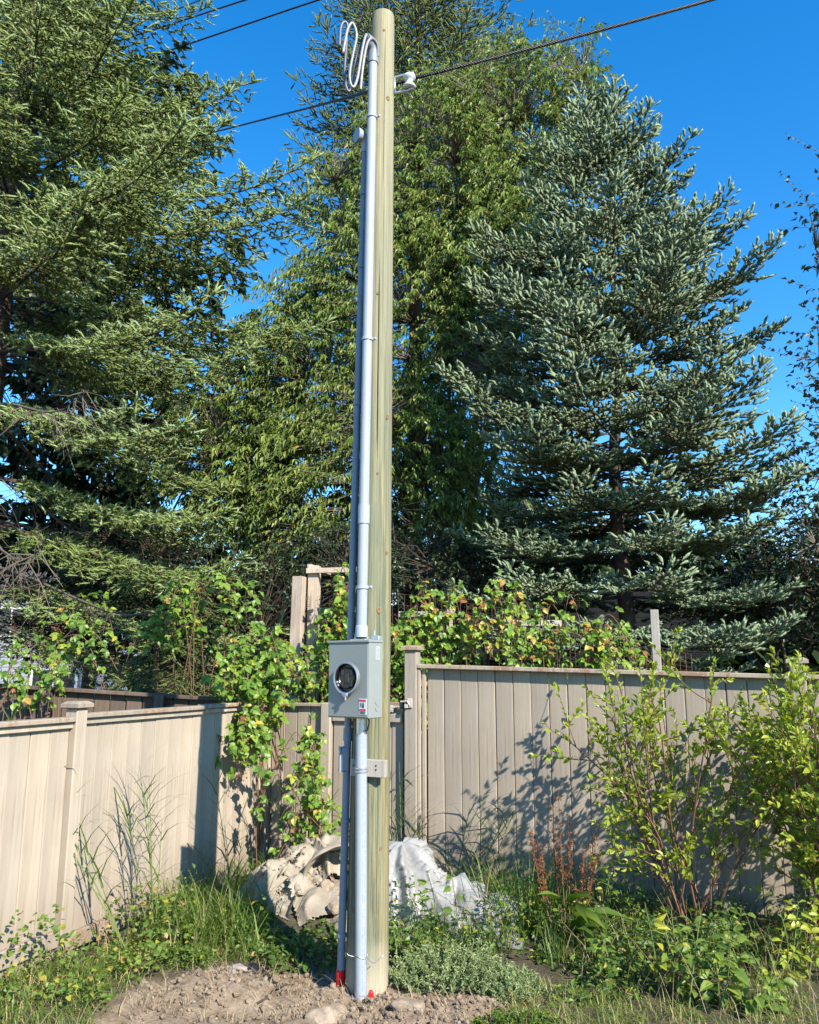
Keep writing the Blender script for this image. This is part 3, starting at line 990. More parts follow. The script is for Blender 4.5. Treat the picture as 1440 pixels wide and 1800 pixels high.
# printed pipe: dashes of print down the sunny side
def pvc_print():
    m, nt, b, out = new_mat('printed_grey_pvc')
    base = (0.30, 0.33, 0.36)
    tc = nt.nodes.new('ShaderNodeTexCoord'); sx = nt.nodes.new('ShaderNodeSeparateXYZ')
    nt.links.new(tc.outputs['Object'], sx.inputs[0])
    w = nt.nodes.new('ShaderNodeTexNoise'); w.inputs['Scale'].default_value = 1.0
    mp = nt.nodes.new('ShaderNodeMapping'); mp.inputs['Scale'].default_value = (60, 60, 170)
    nt.links.new(tc.outputs['Object'], mp.inputs[0]); nt.links.new(mp.outputs[0], w.inputs[0])
    geo = nt.nodes.new('ShaderNodeNewGeometry')
    dt = nt.nodes.new('ShaderNodeVectorMath'); dt.operation = 'DOT_PRODUCT'
    dt.inputs[1].default_value = (0.50, -0.866, 0)
    nt.links.new(geo.outputs['Normal'], dt.inputs[0])
    band = ramp(nt, dt.outputs['Value'], [(0.975, (0, 0, 0)), (0.98, (1, 1, 1)), (0.993, (1, 1, 1)), (0.997, (0, 0, 0))])
    ch = ramp(nt, w.outputs['Fac'], [(0.47, (0, 0, 0)), (0.53, (1, 1, 1))])
    fac = math_n(nt, 'MULTIPLY', band, ch)
    big = noise(nt, 5, 4, 0.6)
    c0 = ramp(nt, big, [(0.3, tuple(x * 0.93 for x in base)), (0.7, tuple(x * 1.05 for x in base))])
    nt.links.new(mixc(nt, math_n(nt, 'MULTIPLY', fac, 0.75), c0, (0.13, 0.18, 0.27)), b.inputs['Base Color'])
    b.inputs['Roughness'].default_value = 0.42
    return m


M['pvc_print'] = pvc_print()
rb = riser_p(1.84)
ris = conduit('conduit_riser', 'light grey conduit climbing the pole from the meter box to the weatherhead', riser_p, 1.84, 5.62, 0.0295, M['pvc_print'], rb)
for py in (205, 597, 1033):
    z = at(650, py, 4.70)[2]
    strap(rb, riser_p, z, 0.0295).build('pipe_strap', M['pvc'], ris, auto=40)
z0, z1 = at(645, 921, 4.69)[2], at(645, 888, 4.69)[2]
mb = MB(); mb.tube([riser_p(z0) - rb, riser_p(z1) - rb], 0.0345, 24); mb.build('coupling', M['pvc'], ris, auto=40)
mb = MB(); c = riser_p(1.86) - rb
mb.lathe([(0.036, -0.02), (0.036, 0.03), (0.033, 0.045), (0.0305, 0.047)], None, c, 24); mb.build('hub_sleeve', M['pvc'], ris, auto=40)
# weatherhead: a hood bending over to the left
zt = 5.60
c = riser_p(zt)
wh_r = norm(np.array([-0.80, -0.60, 0]))
mb = MB()
secs = []
for t in np.linspace(0, 1, 9):
    a = t * R(105)
    secs.append((c + wh_r * (0.050 * (1 - math.cos(a))) + np.array([0, 0, 0.055 * math.sin(a) + 0.03]), 0.039 + 0.016 * t))
P = [c - [0, 0, 0.045], c + [0, 0, 0.0]] + [s[0] for s in secs]
mb.tube(np.array(P) - rb, [0.0355, 0.0355] + [s[1] for s in secs], 20)
mb.build('weatherhead', M['pvc_dark'], ris, auto=60)
e = secs[-1][0] - rb; dn = norm(secs[-1][0] - secs[-2][0])
mb = MB(); mb.tube([e, e + dn * 0.006], [0.05, 0.047], 20); mb.build('weatherhead_cover', M['black_plastic'], ris, auto=60)


# cables hanging from the weatherhead
def smooth_path(pts, n=60):
    P = np.asarray(pts, float)
    Q = np.concatenate([[2 * P[0] - P[1]], P, [2 * P[-1] - P[-2]]])
    out = []
    m = len(P) - 1
    for s in np.linspace(0, m - 1e-6, n):
        i = int(s); t = s - i
        p0, p1, p2, p3 = Q[i], Q[i + 1], Q[i + 2], Q[i + 3]
        out.append(0.5 * ((2 * p1) + (-p0 + p2) * t + (2 * p0 - 5 * p1 + 4 * p2 - p3) * t * t + (-p0 + 3 * p1 - 3 * p2 + p3) * t ** 3))
    return np.array(out)


def cable(name, label, px, mat, r=0.0090, yy=None, n=80):
    P = [at(x, y, Y) for x, y, Y in px]
    P = smooth_path(P, n)
    mb = MB(); o0 = P[0]
    mb.tube(P - o0, r, 10)
    o = mb.build(name, mat, None, True, tuple(o0))
    tag(o, label, 'cable', 'cable tails at the weatherhead')
    return o


cable('service_cable', 'pale cable tail in an S loop with its bent end farthest from the pole top',
      [(652, 92, 4.70), (648, 76, 4.66), (644, 61, 4.62), (637, 87, 4.60), (629, 135, 4.58), (622, 153, 4.57), (616, 146, 4.56), (615, 126, 4.55), (621, 94, 4.54), (627, 62, 4.53), (620, 41, 4.52), (612, 50, 4.51), (607, 72, 4.50), (603, 94, 4.50)], M['cable_white'])
cable('service_cable', 'dark cable tail looping lowest below the weatherhead with a hooked left end',
      [(650, 96, 4.71), (643, 80, 4.68), (634, 81, 4.66), (626, 105, 4.65), (620, 145, 4.64), (614, 161, 4.63), (608, 150, 4.62), (606, 122, 4.60), (609, 80, 4.58), (611, 46, 4.56), (605, 39, 4.55), (599, 50, 4.54), (597, 82, 4.53)], M['cable_grey'])
cable('service_cable', 'short pale cable tail arching over the weatherhead and hanging straight down',
      [(664, 100, 4.70), (663, 78, 4.67), (654, 68, 4.64), (646, 76, 4.62), (640, 104, 4.60), (636, 134, 4.60), (634, 158, 4.60)], M['cable_white'])

# thin left conduit ------------------------------------------------------------------
sb = side_p(0.02)
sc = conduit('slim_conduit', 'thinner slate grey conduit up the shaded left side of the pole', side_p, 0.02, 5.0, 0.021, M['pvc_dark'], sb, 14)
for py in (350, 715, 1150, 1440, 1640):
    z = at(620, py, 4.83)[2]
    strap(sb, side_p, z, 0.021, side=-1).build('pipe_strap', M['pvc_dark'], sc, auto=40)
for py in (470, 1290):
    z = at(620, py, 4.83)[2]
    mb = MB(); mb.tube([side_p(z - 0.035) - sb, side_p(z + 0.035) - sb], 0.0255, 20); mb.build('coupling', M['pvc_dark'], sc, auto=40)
c = side_p(5.0)
mb = MB()
P, rr = [c - [0, 0, 0.05], c], [0.0255, 0.0255]
for t in np.linspace(0, 1, 7):
    a = t * R(100)
    P.append(c + np.array([-0.85, -0.5, 0]) * 0.055 * (1 - math.cos(a)) + [0, 0, 0.040 * math.sin(a) + 0.02]); rr.append(0.030 + 0.018 * t)
mb.tube(np.array(P) - sb, rr, 18); mb.build('weatherhead', M['pvc'], sc, auto=60)
# conduit body (access box) on it
zj = at(604, 1333, 4.83)[2]
c = side_p(zj) - sb
n = norm(side_p(zj) - pole_c(zj)); n[2] = 0
tdir = np.array([-n[1], n[0], 0])
Mx = np.stack([tdir, n, [0, 0, 1]], 1)
mb = MB(); mb.box(c + n * 0.012, (0.052, 0.052, 0.135), Mx, 0.008); jb = mb.build('access_box', M['pvc_dark'], sc)
mb = MB(); mb.box(c + n * 0.041, (0.058, 0.008, 0.141), Mx, 0.003); mb.build('cover', M['pvc'], jb)
mb = MB()
for sz in (-0.058, 0.058): mb.box(c + n * 0.047 + [0, 0, sz], (0.01, 0.006, 0.01), Mx, 0.002)
mb.build('screw', M['galv'], jb)
mb = MB(); mb.lathe([(0.0215, -0.05), (0.0250, -0.05), (0.0250, 0.028), (0.0215, 0.028)], None, side_p(0.05) - sb, 20)
mb.build('red_tape_wrap', M['red_tape'], sc, auto=40)

# lower conduit ------------------------------------------------------------------
lb = lower_p(0.0)
lc = conduit('conduit_lower', 'light grey conduit dropping from the meter box to the soil in front of the pole', lower_p, -0.06, 1.31, 0.0315, M['pvc_print'], lb)
c = lower_p(1.33) - lb
mb = MB(); mb.lathe([(0.0275, -0.03), (0.0275, 0.10), (0.030, 0.10), (0.030, 0.125)], None, c, 24); mb.build('metal_nipple', M['galv'], lc, auto=40)
mb = MB(); P = [lower_p(1.42) + [0.03, -0.02, 0], lower_p(1.38) + [0.045, -0.03, 0], lower_p(1.335) + [0.035, -0.03, 0], lower_p(1.33) + [0.02, -0.03, 0]]
mb.tube(np.array(P) - lb, 0.004, 8); mb.build('ground_wire', M['black_plastic'], lc, True)
z = at(640, 1353, 4.66)[2]
mb = MB(); c = lower_p(z) - lb
for dz in (-0.008, 0.008): mb.lathe([(0.0318, -0.004), (0.0365, -0.004), (0.0365, 0.004), (0.0318, 0.004)], None, c + [0, 0, dz], 24)
mb.build('strap_clamp', M['galv'], lc, auto=40)
z = 0.19
mb = MB(); mb.tube([lower_p(z) + 0.034 * np.array([math.cos(a), math.sin(a), 0.0]) + [0, 0, 0.008 * math.sin(a * 2)] - lb for a in np.linspace(0, 4 * PI, 40)], 0.0022, 6)
mb.tube(smooth_path([lower_p(z) + [-0.03, -0.02, 0] - lb, lower_p(z) + [-0.06, -0.03, 0.01] - lb, lower_p(z) + [-0.07, -0.03, 0.02] - lb], 8), 0.002, 6)
mb.tube(smooth_path([lower_p(z) + [0.03, -0.02, 0] - lb, lower_p(z) + [0.07, -0.05, -0.02] - lb, lower_p(z) + [0.12, -0.06, 0.02] - lb], 8), 0.002, 6)
mb.build('tie_wire', M['galv'], lc, True)
rt = MB(); p = np.array([lower_p(0)[0] + 0.052, lower_p(0)[1] - 0.01, 0])
p[2] = gz(p[0], p[1])
rt.tube(smooth_path([(0, 0, -0.03), (0.003, 0, 0.02), (0.001, -0.004, 0.05)], 8), [0.013, 0.016, 0.017, 0.016, 0.015, 0.014, 0.012, 0.008], 12)
tag(rt.build('red_cap', M['red_tape'], None, True, tuple(p)), 'small red plastic cap in the soil at the foot of the pole', 'cap')

# timber packing block behind the lower conduit
z = at(642, 1350, 4.68)[2]
bc = on_pole(z, 6, 0.012)
wb = empty('packing_block', tuple(bc), R(-20), 'small grey timber block screwed across the pole below the meter box', 'block')
mb = MB(); mb.box((0.012, 0, 0), (0.205, 0.036, 0.092), np.array([[1, 0, 0.02], [0, 1, 0], [-0.02, 0, 1]]), 0.003); mb.build('plank', M['white_wood'], wb)
for sx, sz in ((-0.075, 0.012), (-0.05, -0.004), (0.06, 0.015), (0.06, -0.006)):
    mb = MB(); mb.tube([(sx, -0.016, sz), (sx, -0.021, sz)], 0.0045, 8); mb.build('screw', M['print_dark'], wb)

# meter box ------------------------------------------------------------------
BW, BH, BD = 0.290, 0.405, 0.118
bzb = at(655, 1262, 4.58)[2]
bpos = np.array([-0.300, 4.625, bzb])
box_e = empty('meter_box', tuple(bpos), R(-36), 'square grey electric meter box with a round empty socket, on the pole', 'meter box')
mb = MB(); mb.box((0, 0, BH / 2), (BW, BD, BH), None, 0.004); mb.build('enclosure', M['box_grey'], box_e)
mb = MB()
mb.box((0, -0.004, BH + 0.004), (BW + 0.010, BD + 0.010, 0.014), None, 0.003)
mb.build('lid_edge', M['box_grey'], box_e)
mb = MB(); mb.box((0, -BD / 2 - 0.002, BH / 2 - 0.004), (BW - 0.012, 0.005, BH - 0.02), None, 0.002); cover = mb.build('front_cover', M['box_grey'], box_e)
Mring = np.array([[1, 0, 0], [0, 0, -1], [0, 1, 0]])      # local z -> -y (towards the viewer)
rc = np.array([0.004, -BD / 2 - 0.004, BH * 0.525])
mb = MB(); mb.lathe([(0.083, 0.0), (0.083, 0.013), (0.0885, 0.016), (0.0885, 0.024), (0.083, 0.027), (0.078, 0.025), (0.078, 0.0)], Mring, rc, 48)
mb.build('sealing_ring', M['galv'], box_e, auto=40)
mb = MB(); mb.lathe([(0.0775, 0.002), (0.0775, 0.021), (0.075, 0.021), (0.072, 0.002), (0.001, 0.0015)], Mring, rc, 48); mb.build('socket_well', M['black_plastic'], box_e, auto=40)
mb = MB()
for sx in (-1, 1):
    for sz in (-1, 1):
        mb.box(rc + [sx * 0.032, -0.010, sz * 0.030], (0.018, 0.016, 0.034), None, 0.003)
mb.box(rc + [0, -0.009, 0], (0.03, 0.014, 0.06), None, 0.004)
mb.build('contact_jaw', M['bakelite'], box_e)
mb = MB()
mb.lathe([(0.054, 0.004), (0.058, 0.012), (0.054, 0.018), (0.050, 0.012)], Mring, rc, 32)
mb.build('socket_insert', M['bakelite'], box_e, auto=40)
mb = MB()
mb.box(rc + [0.002, -0.026, -0.092], (0.026, 0.012, 0.016), None, 0.002)
mb.box(rc + [0.006, -0.028, -0.108], (0.010, 0.010, 0.024), None, 0.002)
mb.tube([rc + [-0.016, -0.030, -0.090], rc + [0.02, -0.030, -0.094]], 0.004, 8)
mb.build('ring_latch', M['galv'], box_e)
mb = MB()
for a in (200, 214):
    mb.box(rc + [0.068 * math.cos(R(a)), -0.018, 0.068 * math.sin(R(a))], (0.012, 0.006, 0.012), None, 0.002)
mb.build('ring_screw', M['galv'], box_e)
yf = -BD / 2 - 0.0055
mb = MB(); mb.box((0.108, yf, 0.062), (0.052, 0.002, 0.084)); st = mb.build('warning_sticker', M['sticker_white'], box_e)
mb = MB()
mb.box((0.108, yf - 0.0015, 0.0945), (0.044, 0.002, 0.010)); mb.box((0.108, yf - 0.0015, 0.0455), (0.044, 0.002, 0.010))
mb.build('red_band', M['sticker_red'], st)
mb = MB()
mb.box((0.112, yf - 0.0015, 0.066), (0.010, 0.002, 0.020)); mb.box((0.112, yf - 0.0015, 0.0805), (0.006, 0.002, 0.006))
for k in range(4): mb.box((0.096, yf - 0.0015, 0.080 - 0.006 * k), (0.012, 0.002, 0.002))
for k in range(3): mb.box((0.108, yf - 0.0015, 0.036 - 0.005 * k), (0.038, 0.002, 0.0018))
mb.build('sticker_print', M['print_dark'], st)
xs = BW / 2 + 0.0012
mb = MB(); mb.box((xs, 0.012, 0.345), (0.002, 0.036, 0.075)); lb2 = mb.build('side_label', M['label_grey'], box_e)
mb = MB()
for k in range(9):
    mb.box((xs + 0.0015, 0.012, 0.375 - 0.0075 * k), (0.002, 0.028 - 0.010 * (k % 3 == 1), 0.0028))
mb.build('label_print', M['print_grey'], lb2)
for zk in (0.052, 0.085):
    mb = MB(); mb.lathe([(0.016, 0), (0.016, 0.003), (0.013, 0.0035), (0.012, 0.002), (0.001, 0.002)], np.array([[0, 0, 1], [0, 1, 0], [-1, 0, 0]]), (BW / 2, 0.012, zk), 20); mb.build('knockout', M['box_grey'], box_e, auto=40)
mb = MB()
hubc = riser_p(1.86) - bpos
cs, sn = math.cos(R(36)), math.sin(R(36))
hl = np.array([hubc[0] * cs - hubc[1] * sn, hubc[0] * sn + hubc[1] * cs])
mb.box((hl[0], hl[1], BH + 0.016), (0.115, 0.07, 0.012), None, 0.003)
for sx in (-0.045, 0.045): mb.tube([(hl[0] + sx, hl[1], BH + 0.02), (hl[0] + sx, hl[1], BH + 0.032)], 0.007, 6)
mb.build('hub_plate', M['galv'], box_e)
mb = MB(); mb.box((BW / 2 - 0.02, 0.03, BH + 0.024), (0.05, 0.03, 0.026), None, 0.003); mb.tube([(BW / 2 - 0.035, 0.03, BH + 0.03), (BW / 2 - 0.035, 0.03, BH + 0.065)], 0.004, 8)
mb.build('mounting_lug', M['galv'], box_e)

# clevis insulator at the pole's right flank ------------------------------------------------------------------
zi = at(700, 150, 4.80)[2]
ic = np.array([pole_c(zi)[0] + pole_r(zi), 4.80, zi])
ie = empty('clevis_insulator', tuple(ic), R(-12), 'pale grey spool insulator in a steel clevis on the right of the pole top', 'insulator')
mb = MB()
mb.tube(smooth_path([(-0.01, 0, 0.045), (0.03, -0.005, 0.055), (0.11, -0.005, 0.062), (0.135, -0.005, 0.062)], 12), 0.011, 8)
mb.tube(smooth_path([(-0.01, 0, -0.055), (0.03, -0.005, -0.062), (0.10, -0.005, -0.058), (0.13, -0.005, -0.045)], 12), 0.009, 8)
mb.tube([(0.004, -0.005, 0.05), (0.004, -0.005, -0.06)], 0.010, 8)
mb.tube([(0.105, -0.005, 0.078), (0.105, -0.005, -0.065)], 0.007, 8)
mb.build('clevis', M['galv'], ie, True)
mb = MB(); mb.lathe([(0.012, -0.045), (0.040, -0.043), (0.043, -0.030), (0.034, -0.018), (0.022, -0.008), (0.022, 0.010), (0.034, 0.020), (0.042, 0.032), (0.040, 0.046), (0.012, 0.048)], None, (0.105, -0.005, 0.0), 28)
mb.build('spool', M['porcelain'], ie, True)

# overhead lines ------------------------------------------------------------------
def twisted(name, label, pts, r, mats, n=160, turns=40, cat='cable', group=None):
    P = smooth_path([at(*p) for p in pts], n)
    root = empty(name, tuple(P[0]), 0, label, cat, group)
    T = norm(np.gradient(P, axis=0)); A = norm(np.cross(T, [0, 0, 1.0])); B = np.cross(T, A)
    for k, m in enumerate(mats):
        a = np.linspace(0, turns * 2 * PI, n) + 2 * PI * k / len(mats)
        off_ = r * 0.95 * (np.cos(a)[:, None] * A + np.sin(a)[:, None] * B) if len(mats) > 1 else 0
        mb = MB(); mb.tube(P + off_ - P[0], r, 8); mb.build('strand', m, root, True)
    return root


twisted('overhead_cable', 'thick black twisted cable crossing behind the pole top to the upper right corner',
        [(1500, -70, 5.5), (1250, 0, 5.25), (1000, 68, 5.05), (735, 136, 4.92), (640, 163, 5.5), (510, 198, 8.8), (300, 250, 13.0), (60, 300, 17.0)], 0.0072, [M['cable_black'], M['cable_black'], M['cable_black']], 520, 130)
for (pts, lab) in (([(780, -70, 13), (560, 0, 14), (418, 48, 15), (250, 105, 16)], 'thin black line crossing the sky nearest the pole at upper left'),
                   ([(560, -42, 14), (425, 2, 15), (262, 55, 16), (60, 118, 17)], 'middle of the thin black lines in the upper left sky'),
                   ([(480, -40, 15), (360, -2, 16), (300, 20, 17), (120, 80, 18)], 'farthest thin black line, cut by the top left spruce')):
    P = smooth_path([at(*p) for p in pts], 24)
    mb = MB(); mb.tube(P - P[0], 0.018, 6)
    tag(mb.build('overhead_wire', M['cable_black'], None, True, tuple(P[0])), lab, 'wire', 'thin overhead wires')

# ------------------------------------------------------------------ leaf prototypes (side, along, normal)
def leaf_proto(rows, droop=0.25, fold=0.2):
    """rows: (t, half width); ends pointed. length 1"""
    V, F = [(0, 0, 0)], []
    for t, w in rows:
        z = -droop * t * t
        V += [(-w, t, z + fold * w), (0, t, z), (w, t, z + fold * w)]
    V.append((0, 1, -droop))
    n = len(rows)
    F += [(0, 2, 1), (0, 3, 2)]
    for k in range(n - 1):
        a, b = 1 + 3 * k, 4 + 3 * k
        F += [(a, a + 1, b + 1), (a, b + 1, b), (a + 1, a + 2, b + 2), (a + 1, b + 2, b + 1)]
    a, e = 1 + 3 * (n - 1), len(V) - 1
    F += [(a, a + 1, e), (a + 1, a + 2, e)]
    return np.array(V, float), np.array(F, int)


LEAF_S = leaf_proto([(0.45, 0.5)], 0.25, 0.35)
LEAF_M = leaf_proto([(0.3, 0.42), (0.62, 0.46)], 0.22, 0.3)
LEAF_L = leaf_proto([(0.18, 0.32), (0.42, 0.5), (0.72, 0.34)], 0.28, 0.28)


def shoot_proto(n, L, nl, nw, ang, seed, core=0.010, flat=0.3):
    """a needled spruce shoot along +y: a spindle of packed needles with loose needles standing out"""
    r = np.random.RandomState(seed)
    V, F, W = [], [], []
    for k in range(n):
        t = (k + r.rand()) / n
        phi = k * 2.39996 + r.uniform(-0.3, 0.3)
        a = R(ang) * (1 - 0.5 * t ** 3) * r.uniform(0.8, 1.2)
        o = np.array([math.cos(phi), 0, math.sin(phi)])
        if o[2] < 0: o[2] *= (1 - flat)
        d = norm(o * math.sin(a) + np.array([0, math.cos(a), 0]))
        b = np.array([0, t * L * 0.97, 0]) + o * core * 0.4
        s_ = norm(np.cross(d, o)) * nw / 2
        l = nl * r.uniform(0.8, 1.2) * (1 - 0.2 * t)
        i = len(V)
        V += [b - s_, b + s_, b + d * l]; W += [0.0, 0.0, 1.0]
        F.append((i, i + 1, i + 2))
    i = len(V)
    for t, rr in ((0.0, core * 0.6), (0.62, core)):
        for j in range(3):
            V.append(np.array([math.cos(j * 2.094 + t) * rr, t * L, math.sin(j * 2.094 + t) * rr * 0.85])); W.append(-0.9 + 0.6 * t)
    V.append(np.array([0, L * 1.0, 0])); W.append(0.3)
    for j in range(3):
        k = (j + 1) % 3
        F += [(i + j, i + k, i + 3 + k), (i + j, i + 3 + k, i + 3 + j), (i + 3 + j, i + 3 + k, i + 6)]
    return np.array(V), np.array(F, int), np.array(W)


def in_view(P, m=160):
    x, y = proj(P)
    return (x > -m) & (x < 1440 + m) & (y > -m * 1.2) & (y < 1800 + m)


# ------------------------------------------------------------------ spruces
def spruce(name, label, base, H, tr, rad_fn, h0, h1, dh, nb, shape, pend, mat, seed, shoot, sp_twig=0.11, sp_node=0.075,
           keep_back=0.35, live_fn=None, needle=11, phi=52, tw=0.42, bright=0.5, margin=120, lean=(0, 0), twig_up=0.0, lmax=0.75, sup=0.0, jit=0.5, ruffle=0.08):
    rng = np.random.RandomState(seed)
    root = empty(name, tuple(base), 0, label, 'tree')
    base = np.asarray(base, float)
    axis_at = lambda h: base + np.array([lean[0] * (h / H) ** 1.5, lean[1] * (h / H) ** 1.5, h])
    mb = MB()
    hh = np.linspace(-0.2, min(H, h1 + 1.0), 14)
    mb.tube(np.array([axis_at(max(h, 0)) + [0, 0, min(h, 0)] + 0.03 * rng.randn(3) * [1, 1, 0] for h in hh]) - base, [tr * max(0.02, 1 - 0.97 * max(h, 0) / H) for h in hh], 12)
    mb.build('trunk', M['bark'], root, True)
    npt = 10
    s = np.linspace(0, 1, npt)
    live_P, live_r, dead_P, dead_r = [], [], [], []
    Q, DD, LL_, TT, BS = [], [], [], [], []          # twigs
    SP, SD, SV, SL = [], [], [], []                  # shoots
    h = h0
    az0 = rng.rand() * 7
    while h < min(h1, H - 0.15):
        for i in range(nb):
            az = az0 + 2 * PI * i / nb + rng.uniform(-0.35, 0.35)
            hb = h + rng.uniform(-jit, jit) * dh
            d = np.array([math.cos(az), math.sin(az), 0])
            L = rad_fn(hb, az) * rng.uniform(0.72, 1.14)
            if L < 0.12: continue
            if -d[1] < -0.25 and rng.rand() > keep_back: continue
            live = True if live_fn is None else live_fn(hb, az, rng)
            a, b, c = shape(hb)
            wob = np.cumsum(rng.uniform(-0.03, 0.03, npt)) * L * 0.25
            side = np.array([-d[1], d[0], 0])
            P = axis_at(hb) + d * (s * L)[:, None] + side * wob[:, None]
            P[:, 2] += L * (a * s + b * s ** 2 + c * s ** 4)
            if not in_view(P, margin + 60).any(): continue
            rr = (0.005 + 0.0050 * L) * (1 - 0.85 * s)
            (live_P if live else dead_P).append(P); (live_r if live else dead_r).append(rr)
            if not live: continue
            bsh = rng.uniform(-0.12, 0.12)
            nt = max(2, int(L * (0.80 if L > 0.9 else 0.92) / sp_twig))
            t = np.linspace(0.20 if L > 0.9 else 0.08, 0.98, nt) + rng.uniform(-0.3, 0.3, nt) * sp_twig / L
            t = np.clip(t, 0.02, 0.999)
            k = t * (npt - 1); i0 = np.minimum(k.astype(int), npt - 2)
            q = P[i0] + (P[i0 + 1] - P[i0]) * (k - i0)[:, None]
            T = norm(P[i0 + 1] - P[i0])
            for _ in range(2):
              o = t > 0.3
              SP.append(q[o]); SD.append(norm(T[o] + rng.randn(o.sum(), 3) * 0.25 + [0, 0, 0.35])); SV.append(bsh + 0.1 + 0 * t[o]); SL.append(1 + 0 * t[o])
            for sg in (-1, 1):
                l = np.minimum((tw * L * (1 - t) ** 0.8 + 0.10) * rng.uniform(0.7, 1.2, nt), lmax)
                ph = R(phi) * rng.uniform(0.75, 1.2, nt)
                dd = T * np.cos(ph)[:, None] + side * sg * np.sin(ph)[:, None]
                dd[:, 2] += twig_up + rng.uniform(-0.25, 0.2, nt)
                Q.append(q); DD.append(norm(dd)); LL_.append(l); TT.append(t); BS.append(bsh + 0 * t)
            Tt = norm(P[-1] - P[-2])
            SP.append(P[-1] - Tt * rng.uniform(0, 0.06, (3, 1))); SD.append(norm(Tt + rng.randn(3, 3) * 0.28 + [0, 0, 0.3])); SV.append(0.3 + bsh + np.zeros(3)); SL.append(rng.uniform(1.1, 1.6, 3))
        az0 += 1.1
        h += dh * rng.uniform(0.8, 1.2)
    Q, DD, LL_, TT, BS = [np.concatenate(x) for x in (Q, DD, LL_, TT, BS)]
    ok = in_view(Q, margin + 60)
    Q, DD, LL_, TT, BS = Q[ok], DD[ok], LL_[ok], TT[ok], BS[ok]
    m = np.clip((LL_ / sp_node).astype(int), 1, 9)
    g = Q.copy(); mid = Q.copy()
    for u in range(9):
        ac = u < m
        if not ac.any(): break
        f = (u + 1) / m[ac]
        z = -pend * f * np.where(f < 0.8, 1.0, 0.6)
        dc = norm(DD[ac] + np.stack([0 * z, 0 * z, z], 1))
        g[ac] = g[ac] + dc * (LL_[ac] / m[ac])[:, None]
        hf = np.where(ac)[0][(u + 1) <= np.maximum(1, m[ac] // 2)]
        mid[hf] = g[hf]
        gg, l_ = g[ac], f >= 0.999
        s2 = norm(np.cross(dc, [0, 0, 1.0]) + 1e-6)
        for sg2 in (-1, 1):
            o = (~l_) & (rng.rand(len(f)) < 0.86); n_ = o.sum()
            dz = rng.uniform(-0.25, 0.3, n_) - 0.15 * pend + sup
            SP.append(gg[o]); SD.append(norm(dc[o] * 0.75 + s2[o] * (sg2 * rng.uniform(0.5, 0.9, n_))[:, None] + np.stack([0 * dz, 0 * dz, dz], 1)))
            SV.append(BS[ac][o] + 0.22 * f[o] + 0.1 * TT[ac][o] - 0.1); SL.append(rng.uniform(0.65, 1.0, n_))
        o = l_; n_ = o.sum()
        SP.append(gg[o] - dc[o] * 0.02); SD.append(norm(dc[o] + [0, 0, 0.12 + sup])); SV.append(BS[ac][o] + 0.25 + 0.1 * TT[ac][o]); SL.append(rng.uniform(0.9, 1.25, n_))
    SP, SD, SV, SL = [np.concatenate(x) for x in (SP, SD, SV, SL)]
    ok = in_view(SP, margin)
    SP, SD, SV, SL = SP[ok], SD[ok], SV[ok], SL[ok]
    n = len(SP)
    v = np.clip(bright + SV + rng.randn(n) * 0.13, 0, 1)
    parts = []
    sel = rng.randint(0, 4, n)
    for k in range(4):
        PV, PF, PW = shoot_proto(needle, shoot[0], shoot[1], shoot[2], shoot[3], 40 + k, shoot[4])
        idx = sel == k; c_ = idx.sum()
        Rm = frame(SD[idx] + rng.randn(c_, 3) * ruffle, norm(rng.randn(c_, 3) * 0.25 + [0, 0, 1]))
        sc_ = np.stack([rng.uniform(0.85, 1.15, c_), SL[idx], rng.uniform(0.85, 1.15, c_)], 1)
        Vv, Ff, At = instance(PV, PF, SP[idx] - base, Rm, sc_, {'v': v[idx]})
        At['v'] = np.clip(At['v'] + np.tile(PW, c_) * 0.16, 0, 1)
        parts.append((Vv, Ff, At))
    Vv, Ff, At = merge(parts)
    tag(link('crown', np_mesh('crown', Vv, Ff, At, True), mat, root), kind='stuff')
    tv, tf = tubes(np.array(live_P) - base, np.array(live_r), 5)
    link('branches', np_mesh('branches', tv, tf, None, True), M['bark'], root)
    o = LL_ > 0.22
    tv, tf = tubes(np.stack([Q[o], mid[o], g[o]], 1) - base, np.array([0.0055, 0.004, 0.0025]), 3)
    tag(link('twigs', np_mesh('twigs', tv, tf), M['bark'], root), kind='stuff')
    if dead_P:
        tv, tf = tubes(np.array(dead_P) - base, np.array(dead_r) * 1.1, 5)
        link('dead_branches', np_mesh('dead_branches', tv, tf, None, True), M['dead_twig'], root)
        D = np.array(dead_P); nd = len(D); kk = 34
        ti = rng.uniform(0.2, 0.98, (nd, kk)) * (npt - 1); i0 = np.minimum(ti.astype(int), npt - 2); ar = np.arange(nd)[:, None]
        q = (D[ar, i0] + (D[ar, i0 + 1] - D[ar, i0]) * (ti - i0)[..., None]).reshape(-1, 3)
        dr = norm((D[ar, i0 + 1] - D[ar, i0]).reshape(-1, 3))
        c_ = len(q)
        dd = norm(dr * 0.5 + rng.randn(c_, 3) * [0.6, 0.6, 0.25] + np.stack([np.zeros(c_), np.zeros(c_), -rng.uniform(0.2, 1.2, c_)], 1))
        l = rng.uniform(0.15, 0.7, (c_, 1))
        m1 = q + dd * l * 0.5 + rng.randn(c_, 3) * 0.03
        e1 = m1 + norm(dd + [0, 0, -0.5]) * l * 0.5 + rng.randn(c_, 3) * 0.04
        tv, tf = tubes(np.stack([q, m1, e1], 1) - base, np.array([0.0055, 0.004, 0.002]), 3)
        q2 = q + (e1 - q) * rng.uniform(0.3, 0.9, (c_, 1))
        tv2, tf2 = tubes(np.stack([q2, q2 + norm(dd + rng.randn(c_, 3) * 0.7) * rng.uniform(0.08, 0.25, (c_, 1))], 1) - base, np.array([0.003, 0.0015]), 3)
